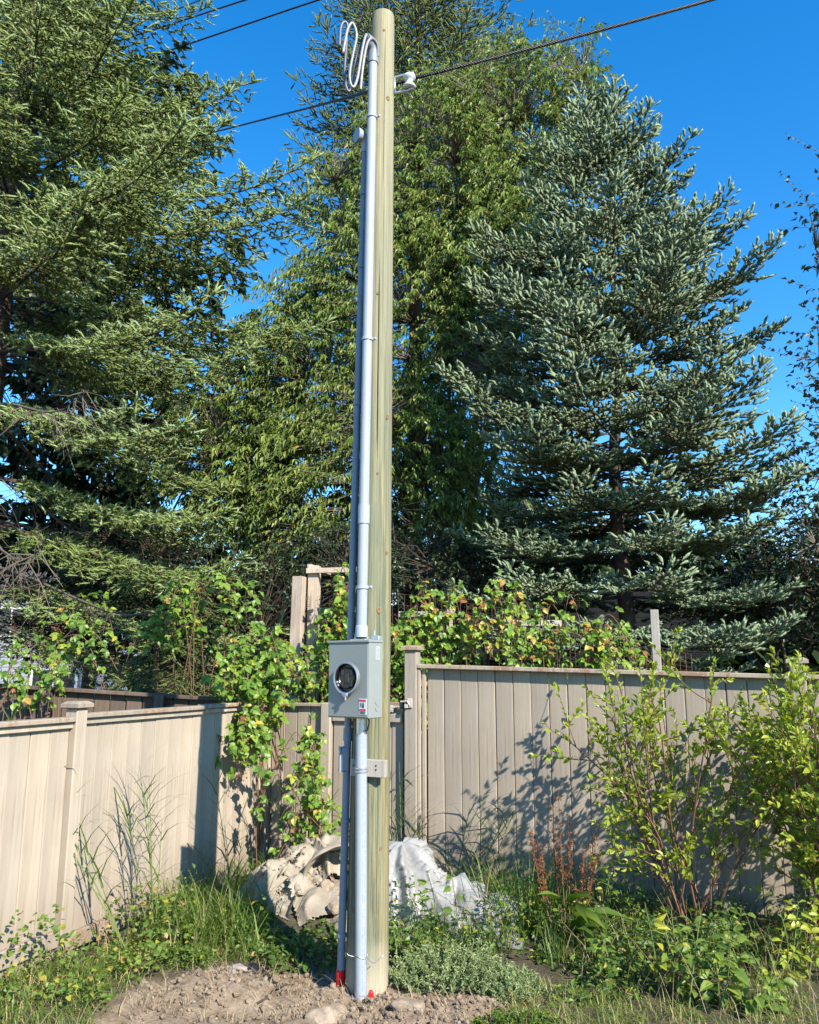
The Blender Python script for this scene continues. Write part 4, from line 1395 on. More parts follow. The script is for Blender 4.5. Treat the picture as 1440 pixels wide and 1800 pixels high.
        tv, tf, _ = merge([(tv, tf, {}), (tv2, tf2, {})])
        tag(link('dead_twigs', np_mesh('dead_twigs', tv, tf), M['dead_twig'], root), kind='stuff')
    print(name, 'shoots', n, 'tris', len(Ff))
    return root


def live_left(h, az, rng):
    if h > 5.7: return True
    a = (az + PI) % (2 * PI) - PI           # 0 = +x (right), -pi/2 = towards the camera
    if h < 1.9: return False
    return (-0.52 if h < 4.7 else -0.62) < a < 0.9


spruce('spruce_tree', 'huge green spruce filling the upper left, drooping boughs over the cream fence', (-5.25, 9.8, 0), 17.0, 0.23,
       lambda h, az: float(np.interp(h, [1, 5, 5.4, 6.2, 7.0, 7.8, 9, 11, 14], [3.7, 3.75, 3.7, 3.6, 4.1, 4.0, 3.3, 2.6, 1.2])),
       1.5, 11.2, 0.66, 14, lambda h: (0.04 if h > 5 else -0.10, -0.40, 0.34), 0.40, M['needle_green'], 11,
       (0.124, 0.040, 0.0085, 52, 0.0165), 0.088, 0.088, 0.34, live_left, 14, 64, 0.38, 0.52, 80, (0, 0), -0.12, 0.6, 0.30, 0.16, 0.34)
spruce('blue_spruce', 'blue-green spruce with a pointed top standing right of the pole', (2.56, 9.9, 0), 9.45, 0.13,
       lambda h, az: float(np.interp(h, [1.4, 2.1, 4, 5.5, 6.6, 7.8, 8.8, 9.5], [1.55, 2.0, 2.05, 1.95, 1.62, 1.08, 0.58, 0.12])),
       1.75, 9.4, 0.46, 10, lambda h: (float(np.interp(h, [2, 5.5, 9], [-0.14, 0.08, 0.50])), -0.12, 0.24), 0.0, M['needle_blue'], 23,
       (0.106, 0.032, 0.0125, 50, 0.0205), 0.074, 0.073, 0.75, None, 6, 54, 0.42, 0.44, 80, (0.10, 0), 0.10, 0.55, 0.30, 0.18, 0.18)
spruce('dark_spruce', 'tall dark spruce behind the pole top, its crown cut by the top edge', (0.05, 16.2, 0), 22.5, 0.22,
       lambda h, az: float(np.interp(h, [6, 10, 13.5, 17, 20.5, 22.5], [3.3, 2.9, 2.5, 1.9, 0.9, 0.1])),
       10.5, 19.0, 0.42, 10, lambda h: (0.22, -0.2, 0.25), 0.25, M['needle_dark'], 37,
       (0.22, 0.046, 0.015, 42, 0.019), 0.17, 0.145, 0.2, None, 6, 50, 0.40, 0.46, 30, (0.3, 0), 0.15)
spruce('young_spruce', 'dark green spruce top low at left, poking from behind the cream fence near the bramble', (at(330, 1160, 8.3)[0], 8.3, 0), 2.6, 0.05,
       lambda h, az: float(np.interp(h, [0.3, 1.2, 2.0, 2.7], [0.85, 0.8, 0.5, 0.1])),
       0.9, 2.55, 0.18, 7, lambda h: (0.0, -0.35, 0.1), 0.6, M['needle_dark'], 51,
       (0.09, 0.028, 0.007, 50, 0.010), 0.10, 0.08, 0.4, None, 14, 50, 0.42, 0.5, 60)

# ------------------------------------------------------------------ broadleaf trees
def ell(px, py, Y, rx, rz, ry):
    c = at(px, py, Y)
    k = (c[1] * math.cos(PITCH) + (c[2] - EYE) * math.sin(PITCH)) / FPX
    return c, np.array([rx * k, ry, rz * k])


def crown_points(ells, n, rng, shell=0.55):
    w = np.array([e[1][0] * e[1][1] * e[1][2] for e in ells]) ** 0.8
    w /= w.sum()
    out, nrm = [], []
    for e, k in zip(ells, rng.multinomial(n, w)):
        d = norm(rng.randn(k, 3))
        d[:, 1] -= 0.35; d = norm(d)
        r = shell + (1 - shell) * rng.rand(k, 1) ** 0.6
        r *= 0.82 + 0.36 * fbm((e[0] + d * e[1]) * 1.3, 2)[:, None]
        out.append(e[0] + d * e[1] * r); nrm.append(d)
    return np.concatenate(out), np.concatenate(nrm)


def broadleaf(name, label, base, ells, nclus, per, leaf_len, leaf_w, mat, seed, droop=0.9, trunk_r=0.10, fork=1.2, limbs=9, bright=0.45, twig_len=0.35, bark='bark_grey', proto=LEAF_S, shell=0.5, cat='tree'):
    rng = np.random.RandomState(seed)
    root = empty(name, tuple(base), 0, label, cat)
    base = np.asarray(base, float)
    mb, bm_ = MB(), MB()
    top = base + [0.05, 0, fork]
    mb.tube(np.array([base - [0, 0, 0.2], base + [0.02, 0, fork * 0.5], top]) - base, [trunk_r, trunk_r * 0.85, trunk_r * 0.75], 10)
    mb.build('trunk', M[bark], root, True)
    nodes = []
    tips = []
    for e in ells:
        m = max(2, int(limbs / len(ells)))
        for _ in range(m):
            tips.append(e[0] + norm(rng.randn(3)) * e[1] * rng.uniform(0.3, 0.75))
    for tp_ in tips:
        mid = (top + tp_) / 2 + rng.randn(3) * 0.18 + [0, 0, 0.15]
        P = smooth_path([top, (top + mid) / 2 + rng.randn(3) * 0.08, mid, tp_], 16)
        rr = np.linspace(trunk_r * 0.55, 0.012, 16)
        bm_.tube(P - base, rr, 6, False)
        nodes.append(P[4:])
    nodes = np.concatenate(nodes)
    C, N = crown_points(ells, nclus, rng, shell)
    C = C[in_view(C, 90)]
    nc = len(C)
    qi = np.zeros(nc, int); dmin = np.full(nc, 9e9)
    for st_ in range(0, len(nodes), 64):
        dist = np.linalg.norm(C[:, None] - nodes[None, st_:st_ + 64], axis=2)
        j = dist.argmin(1); dv = dist[np.arange(nc), j]
        b_ = dv < dmin; qi[b_] = j[b_] + st_; dmin[b_] = dv[b_]
    qn = nodes[qi]
    cl = dmin < 1.4
    tw = [tubes(np.stack([qn[cl], C[cl]], 1) - base, np.array([0.008, 0.004]), 3) + ({},)]
    d0 = norm((C - qn) * [1, 1, 0.4] + rng.randn(nc, 3) * 0.25 + [0, 0, 0.25])
    l = twig_len * rng.uniform(0.45, 1.5, nc); drv = rng.uniform(0.3, 1.5, nc); cv = rng.randn(nc) * 0.10
    g = C.copy(); LP, LD, LV = [], [], []; mid_ = C
    for u in range(per):
        f = (u + 1) / per
        dc = norm(d0 + np.stack([0 * l, 0 * l, -droop * 1.1 * f * drv], 1))
        g = g + dc * (l / per)[:, None]
        if u == per // 2: mid_ = g.copy()
        sd = norm(np.cross(dc, [0, 0, 1.0]) + 1e-5) * (1 if u % 2 else -1)
        dz = -droop * rng.uniform(0.4, 1.3, nc)
        LP.append(g.copy()); LV.append(cv)
        LD.append(norm(dc * 0.5 + sd * rng.uniform(0.3, 0.8, (nc, 1)) + rng.randn(nc, 3) * 0.25 + np.stack([0 * dz, 0 * dz, dz], 1)))
    tw.append(tubes(np.stack([C, g], 1) - base, np.array([0.004, 0.0015]), 3) + ({},))
    tv, tf, _ = merge(tw)
    tag(link('twigs', np_mesh('twigs', tv, tf), M[bark], root), kind='stuff')
    LP, LD, LV = np.concatenate(LP), np.concatenate(LD), np.concatenate(LV)
    n = len(LP)
    v = np.clip(bright + LV + rng.randn(n) * 0.15, 0, 0.95)
    odd = rng.rand(n); v = np.where(odd > 0.988, rng.uniform(0.955, 1.0, n), v)
    Rm = frame(LD, norm(rng.randn(n, 3) * 0.5 + [0, -0.2, 0.8]))
    ll = leaf_len * rng.uniform(0.7, 1.2, n) * np.tile(rng.uniform(0.65, 1.3, nc), per)
    sc_ = np.stack([leaf_w * rng.uniform(0.8, 1.2, n), ll, ll], 1)
    Vv, Ff, At = instance(proto[0], proto[1], LP - base, Rm, sc_, {'v': v})
    tag(link('crown', np_mesh('crown', Vv, Ff, At), mat, root), kind='stuff')
    bm_.build('branches', M[bark], root, True)
    print(name, 'leaves', n, 'tris', len(Ff))
    return root


broadleaf('peach_tree', 'broadleaf tree with narrow drooping leaves behind the pole', (0.40, 13.1, 0),
          [ell(1010, 180, 12.8, 55, 130, 0.8), ell(900, 240, 12.8, 120, 200, 1.1), ell(780, 330, 12.8, 160, 230, 1.3), ell(850, 480, 12.6, 130, 190, 1.3),
           ell(690, 560, 12.5, 180, 250, 1.4), ell(560, 640, 12.6, 130, 200, 1.2), ell(820, 720, 12.8, 130, 200, 1.2), ell(600, 850, 12.0, 200, 150, 1.1),
           ell(430, 820, 12.4, 150, 170, 1.0), ell(760, 900, 12.6, 130, 120, 1.0), ell(590, 330, 13.2, 60, 110, 0.6), ell(740, 820, 11.4, 120, 110, 0.5), ell(650, 740, 11.3, 110, 110, 0.5), ell(860, 640, 11.6, 90, 120, 0.5)],
          7000, 12, 0.118, 0.033, M['leaf_peach'], 61, 1.0, 0.12, 1.3, 30, 0.48, 0.46)
broadleaf('dark_backing_tree', 'dark evergreen added to deepen the shade behind the left spruce', (-5.6, 14.5, 0),  # added dark mass standing in for the spruce's black interior, blocks sky flecks
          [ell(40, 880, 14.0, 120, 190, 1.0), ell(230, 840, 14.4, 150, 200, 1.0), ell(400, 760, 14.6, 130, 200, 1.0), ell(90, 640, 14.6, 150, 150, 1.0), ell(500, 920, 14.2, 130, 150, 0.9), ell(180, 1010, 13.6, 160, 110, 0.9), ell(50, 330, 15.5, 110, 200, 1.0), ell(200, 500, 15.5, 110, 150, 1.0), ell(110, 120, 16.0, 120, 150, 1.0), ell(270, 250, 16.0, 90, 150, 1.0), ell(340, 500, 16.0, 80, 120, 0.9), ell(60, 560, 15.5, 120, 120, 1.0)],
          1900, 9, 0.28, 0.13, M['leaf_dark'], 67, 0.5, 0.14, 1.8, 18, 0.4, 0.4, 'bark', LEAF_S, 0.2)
broadleaf('dark_backing_tree', 'dark evergreen added to deepen the shade behind the blue spruce and shed', (4.0, 18.5, 0),  # added dark backing that closes the bright sky gap low behind the spruce
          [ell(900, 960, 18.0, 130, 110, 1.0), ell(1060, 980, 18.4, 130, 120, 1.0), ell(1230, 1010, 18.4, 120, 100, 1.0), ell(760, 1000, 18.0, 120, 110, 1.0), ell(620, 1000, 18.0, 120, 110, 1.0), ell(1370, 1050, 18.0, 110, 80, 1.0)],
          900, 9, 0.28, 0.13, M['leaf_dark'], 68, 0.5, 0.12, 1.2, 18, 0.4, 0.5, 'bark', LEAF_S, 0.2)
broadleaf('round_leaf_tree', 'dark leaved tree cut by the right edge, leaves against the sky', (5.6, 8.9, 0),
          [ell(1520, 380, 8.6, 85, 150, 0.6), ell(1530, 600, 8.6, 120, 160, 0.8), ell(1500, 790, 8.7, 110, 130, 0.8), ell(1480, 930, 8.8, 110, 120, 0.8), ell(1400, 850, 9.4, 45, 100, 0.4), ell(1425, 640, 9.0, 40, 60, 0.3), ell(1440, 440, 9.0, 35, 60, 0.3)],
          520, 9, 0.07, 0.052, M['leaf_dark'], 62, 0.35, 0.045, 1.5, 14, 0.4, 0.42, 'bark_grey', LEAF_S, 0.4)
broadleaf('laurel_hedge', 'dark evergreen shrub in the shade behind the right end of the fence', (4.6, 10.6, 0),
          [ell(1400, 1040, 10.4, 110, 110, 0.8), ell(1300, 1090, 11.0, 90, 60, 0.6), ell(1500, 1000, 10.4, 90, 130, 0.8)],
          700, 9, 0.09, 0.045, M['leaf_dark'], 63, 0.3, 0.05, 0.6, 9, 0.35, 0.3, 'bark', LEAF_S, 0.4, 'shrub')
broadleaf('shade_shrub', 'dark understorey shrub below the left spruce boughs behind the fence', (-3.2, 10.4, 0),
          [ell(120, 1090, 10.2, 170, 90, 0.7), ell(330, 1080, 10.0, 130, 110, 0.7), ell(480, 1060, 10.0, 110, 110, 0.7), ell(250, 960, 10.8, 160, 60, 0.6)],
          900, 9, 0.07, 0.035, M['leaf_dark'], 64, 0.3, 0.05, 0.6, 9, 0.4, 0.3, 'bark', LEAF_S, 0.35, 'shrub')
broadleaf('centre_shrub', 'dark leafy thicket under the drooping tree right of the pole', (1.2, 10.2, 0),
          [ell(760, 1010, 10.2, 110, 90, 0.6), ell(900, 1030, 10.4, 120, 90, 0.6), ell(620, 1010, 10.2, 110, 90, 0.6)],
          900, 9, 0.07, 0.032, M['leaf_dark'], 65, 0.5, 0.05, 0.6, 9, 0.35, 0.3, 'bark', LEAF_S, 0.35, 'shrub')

rng = np.random.RandomState(66)
dn = 9000
dx = rng.uniform(-7.5, 34, dn); dy = 22 + rng.rand(dn) * 3
dtop = 2.6 + 2.6 * fbm(np.stack([dx * 0.35, 0 * dx, 0 * dx + 2], -1), 3)
dp = np.stack([dx, dy, dtop * rng.rand(dn) ** 0.7], -1)
V, F, A = instance(LEAF_S[0], LEAF_S[1], dp, frame(norm(rng.randn(dn, 3))), np.full(dn, 0.8), {'v': np.clip(0.45 + rng.randn(dn) * 0.2, 0, 0.95)})
tag(link('distant_wood', np_mesh('distant_wood', V, F, A), M['leaf_dark']), 'far line of trees beyond the gardens', 'trees', kind='stuff')

# ------------------------------------------------------------------ brambles
def bramble(name, label, base, targets, n_canes, seed, leaf=0.06, lo=0.25, bright=0.42, hang=0.6, dead=0.10, sp=0.05):
    rng = np.random.RandomState(seed)
    base = np.asarray(base, float)
    root = empty(name, tuple(base), 0, label, 'bramble')
    cn, br = MB(), MB()
    LP, LD, LU, LV, LS = [], [], [], [], []
    for k in range(n_canes):
        c, r = targets[rng.randint(len(targets))]
        tgt = c + norm(rng.randn(3)) * r * rng.rand() ** 0.4
        st = base + [rng.uniform(-0.35, 0.35), rng.uniform(-0.15, 0.15), -base[2]]
        top = st + (tgt - st) * rng.uniform(0.55, 0.8)
        top[2] = max(st[2], tgt[2]) + rng.uniform(-0.1, 0.25)
        P = smooth_path([st, st + (top - st) * 0.55 + rng.randn(3) * 0.06, top, tgt, tgt + norm(tgt - top + [0, 0, -hang]) * rng.uniform(0.05, 0.3)], 30)
        cn.tube(P - base, np.linspace(0.005, 0.002, 30), 4, False)
        sl = np.concatenate([[0], np.cumsum(np.linalg.norm(np.diff(P, axis=0), axis=1))])
        for s in np.arange(lo * sl[-1], sl[-1], sp):
            q = np.array([np.interp(s, sl, P[:, i]) for i in range(3)]) + rng.randn(3) * 0.012
            T = norm(np.array([np.interp(s + 0.03, sl, P[:, i]) for i in range(3)]) - q)
            pd = norm(rng.randn(3) * 0.8 + T * 0.3 + [0.15, -0.55, 0.35])
            pe = q + pd * rng.uniform(0.03, 0.08)
            cn.tube(np.array([q, pe]) - base, [0.0016, 0.0012], 3, False)
            val = bright + rng.randn() * 0.17
            if rng.rand() < dead: val = rng.uniform(0.84, 1.0)
            val = min(max(val, 0), 1)
            upv = norm(rng.randn(3) * 0.45 + [0.25, -0.55, 0.75])
            sd = norm(np.cross(pd, upv))
            fw = norm(np.cross(upv, sd)) * -1
            fw = norm(pd - upv * np.dot(pd, upv) + [0, 0, -0.25])
            sd = norm(np.cross(fw, upv))
            for dd, sz in ((fw, 1.0), (fw * 0.35 + sd, 0.8), (fw * 0.35 - sd, 0.8)):
                LP.append(pe); LD.append(norm(dd + rng.randn(3) * 0.12)); LU.append(upv); LV.append(val + rng.randn() * 0.05); LS.append(leaf * sz * rng.uniform(0.6, 1.25))
        if rng.rand() < 0.45:
            e = P[-1]
            for _ in range(rng.randint(6, 14)):
                q = e + rng.randn(3) * [0.03, 0.03, 0.035]
                br.lathe([(0.0015, -0.006), (0.006, -0.002), (0.006, 0.003), (0.001, 0.007)], None, q - base, 6)
                cn.tube(np.array([e, q]) - base, 0.001, 3, False)
    LP, LD, LU, LV, LS = map(np.array, (LP, LD, LU, LV, LS))
    ok = in_view(LP, 100); LP, LD, LU, LV, LS = LP[ok], LD[ok], LU[ok], LV[ok], LS[ok]
    Rm = frame(LD, LU)
    sc_ = np.stack([LS * 0.78, LS, LS], 1)
    Vv, Ff, At = instance(LEAF_L[0], LEAF_L[1], LP - base, Rm, sc_, {'v': np.clip(LV, 0, 1)})
    tag(link('leaves', np_mesh('leaves', Vv, Ff, At), M['leaf_bramble'], root), kind='stuff')
    cn.build('canes', M['twig_brown'], root)
    if br.n: tag(br.build('berries', M['berry_red'], root), kind='stuff')
    print(name, 'leaflets', len(LP))
    return root


bramble('bramble', 'bright green bramble above the dark fence, below the spruce boughs', at(320, 1230, 8.1), [ell(330, 1060, 7.9, 90, 50, 0.3), ell(290, 1100, 7.9, 90, 50, 0.3), ell(420, 1075, 7.8, 60, 60, 0.3), ell(110, 1090, 8.2, 50, 80, 0.2)], 18, 71, 0.070, 0.74, 0.5, 0.5, 0.02)
bramble('bramble', 'small bramble spray hanging in front of the dark fence by the fence post cap', at(60, 1240, 7.1), [ell(95, 1185, 6.95, 40, 25, 0.12), ell(30, 1190, 6.95, 40, 20, 0.12)], 8, 72, 0.055, 0.7, 0.5, 0.5, 0.02)
bramble('bramble', 'bramble spilling over the corner of the cream fence with dried berries', at(440, 1330, 7.5), [ell(430, 1190, 6.95, 60, 40, 0.2), ell(470, 1215, 6.95, 50, 45, 0.2), ell(410, 1265, 6.7, 25, 60, 0.12), ell(530, 1180, 7.4, 50, 50, 0.2), ell(440, 1300, 6.7, 22, 60, 0.1), ell(400, 1180, 7.0, 50, 35, 0.2), ell(480, 1170, 7.0, 50, 40, 0.2)], 36, 73, 0.066, 0.62, 0.5, 0.9, 0.05)
bramble('bramble', 'yellowing bramble climbing the wire mesh behind the meter box', at(590, 1250, 7.6), [ell(590, 1080, 7.6, 50, 60, 0.25), ell(575, 1150, 7.5, 60, 60, 0.25), ell(640, 1130, 7.6, 40, 90, 0.25)], 26, 74, 0.058, 0.5, 0.55, 0.5, 0.12)
bramble('bramble', 'tangled yellow-green bramble right of the pole above the gate post', at(740, 1250, 7.6), [ell(730, 1080, 7.4, 50, 70, 0.25), ell(715, 1170, 7.3, 30, 60, 0.2), ell(790, 1090, 7.4, 70, 60, 0.25), ell(850, 1110, 7.4, 60, 50, 0.25)], 34, 75, 0.064, 0.5, 0.56, 0.5, 0.16)
bramble('bramble', 'bramble with reddish sprays above the middle of the tall fence', at(950, 1250, 7.3), [ell(880, 1075, 7.3, 70, 45, 0.25), ell(980, 1125, 7.1, 60, 35, 0.25), ell(1000, 1090, 7.1, 60, 25, 0.2), ell(900, 1130, 7.1, 60, 35, 0.25), ell(1090, 1150, 7.0, 50, 20, 0.15)], 24, 76, 0.060, 0.5, 0.55, 0.4, 0.18)
bramble('bramble', 'bramble mixed with tall weeds in the shaded corner behind the sack', np.append(CORNER + [0.35, -0.55], 0.1), [ell(560, 1370, 6.7, 40, 70, 0.2), ell(520, 1420, 6.6, 40, 60, 0.2), ell(580, 1440, 6.5, 25, 50, 0.15), ell(545, 1310, 6.8, 30, 40, 0.15)], 12, 77, 0.058, 0.3, 0.5, 0.5, 0.12)

# ------------------------------------------------------------------ yellow-green shrub on the right
def twiggy_shrub(name, label, base, spread, hgt, n_stems, seed, mat, leaf=0.046, bright=0.5, lean=(0, 0), per=1.0, lo=0.35):
    rng = np.random.RandomState(seed)
    base = np.asarray(base, float)
    root = empty(name, tuple(base), 0, label, 'shrub')
    st = MB()
    LP, LD, LV, LS = [], [], [], []

    def twig(q, d, l, r, depth):
        n = 6
        P = [q]
        dd = d.copy()
        for i in range(n):
            dd = norm(dd + rng.randn(3) * 0.13 + [0, 0, 0.04 if depth else -0.02])
            P.append(P[-1] + dd * l / n)
        P = np.array(P)
        st.tube(P - base, np.linspace(r, r * 0.45, n + 1), 4, False)
        if depth > 0:
            for s in np.arange(0.12 if depth == 1 else 0.02, 1.0, 0.032 / l * (1.0 if depth == 2 else 1.3)):
                if depth == 1 and s < lo: continue
                i = min(int(s * n), n - 1); p = P[i] + (P[i + 1] - P[i]) * (s * n - i)
                T = norm(P[i + 1] - P[i])
                for sg in (-1, 1):
                    if rng.rand() > 0.78 * per: continue
                    sv = norm(np.cross(T, rng.randn(3)))
                    LP.append(p); LD.append(norm(T * 0.75 + sv * 0.75 + [0, -0.1, 0.15])); LV.append(rng.randn() * 0.14 + 0.15 * s); LS.append(leaf * rng.uniform(0.6, 1.2))
            for _ in range(3):
                LP.append(P[-1]); LD.append(norm(dd + rng.randn(3) * 0.3)); LV.append(0.2 + rng.randn() * 0.1); LS.append(leaf * rng.uniform(0.5, 1.0))
        return P

    for k in range(n_stems):
        a = rng.rand() * 2 * PI
        o = np.array([math.cos(a) * spread[0] * 0.35, math.sin(a) * spread[1] * 0.35, 0]) * rng.rand() ** 0.5
        out = np.array([rng.uniform(-1, 1) * spread[0] + lean[0], rng.uniform(-1, 1) * spread[1] + lean[1], hgt * rng.uniform(0.82, 1.05)])
        P = twig(base + o - [0, 0, 0.03], norm(out * [1, 1, 1]), float(np.linalg.norm(out)) * rng.uniform(0.85, 1.05), 0.008, 0)
        L = float(np.linalg.norm(out))
        for s in np.arange(0.30, 1.0, 0.085):
            i = min(int(s * 6), 5); p = P[i] + (P[i + 1] - P[i]) * (s * 6 - i); T = norm(P[i + 1] - P[i])
            d1 = norm(T * 0.7 + norm(rng.randn(3)) * 0.8 + [0, 0, 0.15])
            P1 = twig(p, d1, rng.uniform(0.22, 0.5), 0.0042, 1)
            for s2 in (0.45, 0.7):
                if rng.rand() < 0.55:
                    i2 = int(s2 * 6)
                    twig(P1[i2], norm(norm(P1[i2 + 1] - P1[i2]) * 0.7 + rng.randn(3) * 0.5), rng.uniform(0.1, 0.25), 0.0025, 2)
        twig(P[-1], norm(P[-1] - P[-2]), rng.uniform(0.15, 0.3), 0.003, 2)
    LP, LD, LV, LS = map(np.array, (LP, LD, LV, LS))
    n = len(LP)
    Rm = frame(LD, norm(rng.randn(n, 3) * 0.6 + [0.2, -0.4, 0.6]))
    sc_ = np.stack([LS * 0.50, LS, LS], 1)
    Vv, Ff, At = instance(LEAF_M[0], LEAF_M[1], LP - base, Rm, sc_, {'v': np.clip(bright + LV, 0, 1)})
    tag(link('leaves', np_mesh('leaves', Vv, Ff, At), mat, root), kind='stuff')
    st.build('stems', M['twig_brown'], root)
    print(name, 'leaves', n)
    return root


twiggy_shrub('leafy_shrub', 'sprawling yellow-green shrub against the tall fence, its branches reaching left', (1.83, 5.50, 0), (0.55, 0.20), 1.55, 15, 81, M['leaf_shrub'], 0.052, 0.55, (-0.05, 0.0), 0.85, 0.22)
twiggy_shrub('leafy_shrub', 'dense bright yellow-green shrub cut by the right edge of the picture', (2.46, 5.22, 0), (0.46, 0.28), 1.55, 20, 82, M['leaf_shrub'], 0.056, 0.60, (0.04, 0), 1.0, 0.12)

# ------------------------------------------------------------------ grass and weeds
def in_dug(x, y): return dug_mask(x, y)


def blades(pos, h, w, lean, bend, az, v):
    """curved tapering blades; all arrays (n,)"""
    n = len(h)
    t = np.array([0, 0.35, 0.7, 1.0]); ww = np.array([1.0, 0.85, 0.5, 0.0])
    d = np.stack([np.cos(az), np.sin(az), 0 * az], 1); s = np.stack([-np.sin(az), np.cos(az), 0 * az], 1)
    V = np.zeros((n, 7, 3)); k = 0
    for i, (tt, wi) in enumerate(zip(t, ww)):
        hor = h * (lean * tt + bend * tt ** 2.2)
        ver = h * tt * np.sqrt(np.clip(1 - (0.75 * (lean + bend * tt)) ** 2, 0.05, 1))
        c = pos + d * hor[:, None] + np.array([0, 0, 1.0]) * ver[:, None]
        if i < 3:
            V[:, k] = c - s * (w * wi / 2)[:, None]; V[:, k + 1] = c + s * (w * wi / 2)[:, None]; k += 2
        else:
            V[:, k] = c
    F = np.array([(0, 1, 3), (0, 3, 2), (2, 3, 5), (2, 5, 4), (4, 5, 6)])
    FF = (F[None] + (np.arange(n) * 7)[:, None, None]).reshape(-1, 3)
    return V.reshape(-1, 3), FF, {'v': np.repeat(np.clip(v, 0, 1), 7)}


def scatter_px(polys, n, rng):
    """random ground points inside pixel rectangles (x0,y0,x1,y1,weight)"""
    w = np.array([p[4] for p in polys], float); w /= w.sum()
    out = []
    for p, k in zip(polys, rng.multinomial(n, w)):
        A = ground_at(p[0], p[1]); B = ground_at(p[2], p[1]); C = ground_at(p[0], p[3]); D = ground_at(p[2], p[3])
        u, v = rng.rand(k, 1), rng.rand(k, 1)
        out.append((A * (1 - u) + B * u) * (1 - v) + (C * (1 - u) + D * u) * v)
    P = np.concatenate(out)
    P[:, 2] = ground_z(P[:, 0], P[:, 1])
    return P


def grass_patch(name, label, polys, n, seed, hr=(0.08, 0.22), wr=(0.003, 0.006), vb=0.4, dry=0.12, mat='grass', avoid=0.6, bendr=(0.1, 0.9), cat='grass', clump=0.0):
    rng = np.random.RandomState(seed)
    P = scatter_px(polys, n, rng)
    if clump > 0:
        c = P[rng.randint(0, len(P), max(4, n // 28))]
        P = c[rng.randint(0, len(c), n)] + rng.randn(n, 3) * [clump, clump, 0]
        P[:, 2] = ground_z(P[:, 0], P[:, 1])
    P = P[(dug_mask(P[:, 0], P[:, 1]) < avoid) | (rng.rand(len(P)) < 0.05)]
    # stay on this side of the fences
    sl = (P[:, 0] - CORNER[0]) * LDIR[1] - (P[:, 1] - CORNER[1]) * LDIR[0]
    sr = (P[:, 0] - CORNER[0]) * RDIR[1] - (P[:, 1] - CORNER[1]) * RDIR[0]
    P = P[(sl > 0.06) & (sr > 0.05)]
    m = len(P)
    v = vb + rng.randn(m) * 0.15
    v = np.where(rng.rand(m) < dry, rng.uniform(0.82, 1, m), np.minimum(v, 0.8))
    V, F, A = blades(P - [0, 0, 0.01], rng.uniform(hr[0], hr[1], m), rng.uniform(wr[0], wr[1], m), rng.uniform(0, 0.35, m), rng.uniform(bendr[0], bendr[1], m), rng.rand(m) * 2 * PI, v)
    o = link(name, np_mesh(name, V, F, A), M[mat])
    tag(o, label, cat, kind='stuff')
    return o


grass_patch('grass', 'tufted grass and weeds in front of the cream fence at left', [(-60, 1700, 260, 1900, 4), (200, 1600, 480, 1690, 2), (-60, 1690, 200, 1760, 1.5)], 4600, 91, (0.04, 0.17), vb=0.5, dry=0.28, bendr=(0.3, 1.4), clump=0.045)
grass_patch('dry_stalks', 'thin dry stalks rising from the weeds along the cream fence', [(120, 1590, 360, 1690, 2), (330, 1600, 470, 1660, 1)], 130, 97, (0.18, 0.5), (0.002, 0.004), 0.5, 0.0, 'straw', 2.0, (0.1, 0.7), 'straw')
grass_patch('dry_stalks', 'thin dry stalks arching in the lower right corner', [(1180, 1640, 1440, 1800, 2), (1020, 1660, 1200, 1780, 1)], 190, 98, (0.18, 0.5), (0.002, 0.0035), 0.5, 0.0, 'straw', 2.0, (0.3, 1.1), 'straw')
grass_patch('long_grass', 'long green grass leaning around the sack by the fence corner', [(330, 1560, 480, 1670, 2.4), (230, 1580, 360, 1650, 1), (330, 1640, 470, 1680, 0.8), (400, 1490, 560, 1520, 0.5)], 1900, 92, (0.12, 0.40), (0.005, 0.011), 0.5, 0.06, bendr=(0.3, 1.0), clump=0.07)
grass_patch('long_grass', 'long grass along the foot of the tall fence behind the white plastic', [(690, 1500, 960, 1600, 2), (850, 1560, 1120, 1640, 1.2)], 2100, 93, (0.2, 0.55), (0.005, 0.010), 0.48, 0.10, bendr=(0.2, 0.9), clump=0.08)
grass_patch('dry_grass', 'straw coloured dry grass in the lower right corner', [(1000, 1650, 1500, 1900, 2.6), (900, 1730, 1100, 1900, 1)], 5500, 94, (0.03, 0.13), (0.002, 0.005), 0.62, 0.38, bendr=(0.3, 1.6), clump=0.05)
grass_patch('shade_grass', 'dark weeds in the shade under the shrubs', [(960, 1590, 1440, 1700, 2), (680, 1600, 900, 1680, 1)], 3000, 95, (0.08, 0.26), (0.004, 0.010), 0.25, 0.1)
grass_patch('straw_litter', 'pale dry straw lying on the bare soil', [(230, 1680, 640, 1800, 3), (640, 1750, 1000, 1800, 1)], 800, 96, (0.05, 0.16), (0.002, 0.0035), 0.5, 0.0, 'straw', 2.0, (0.8, 1.4), 'straw')


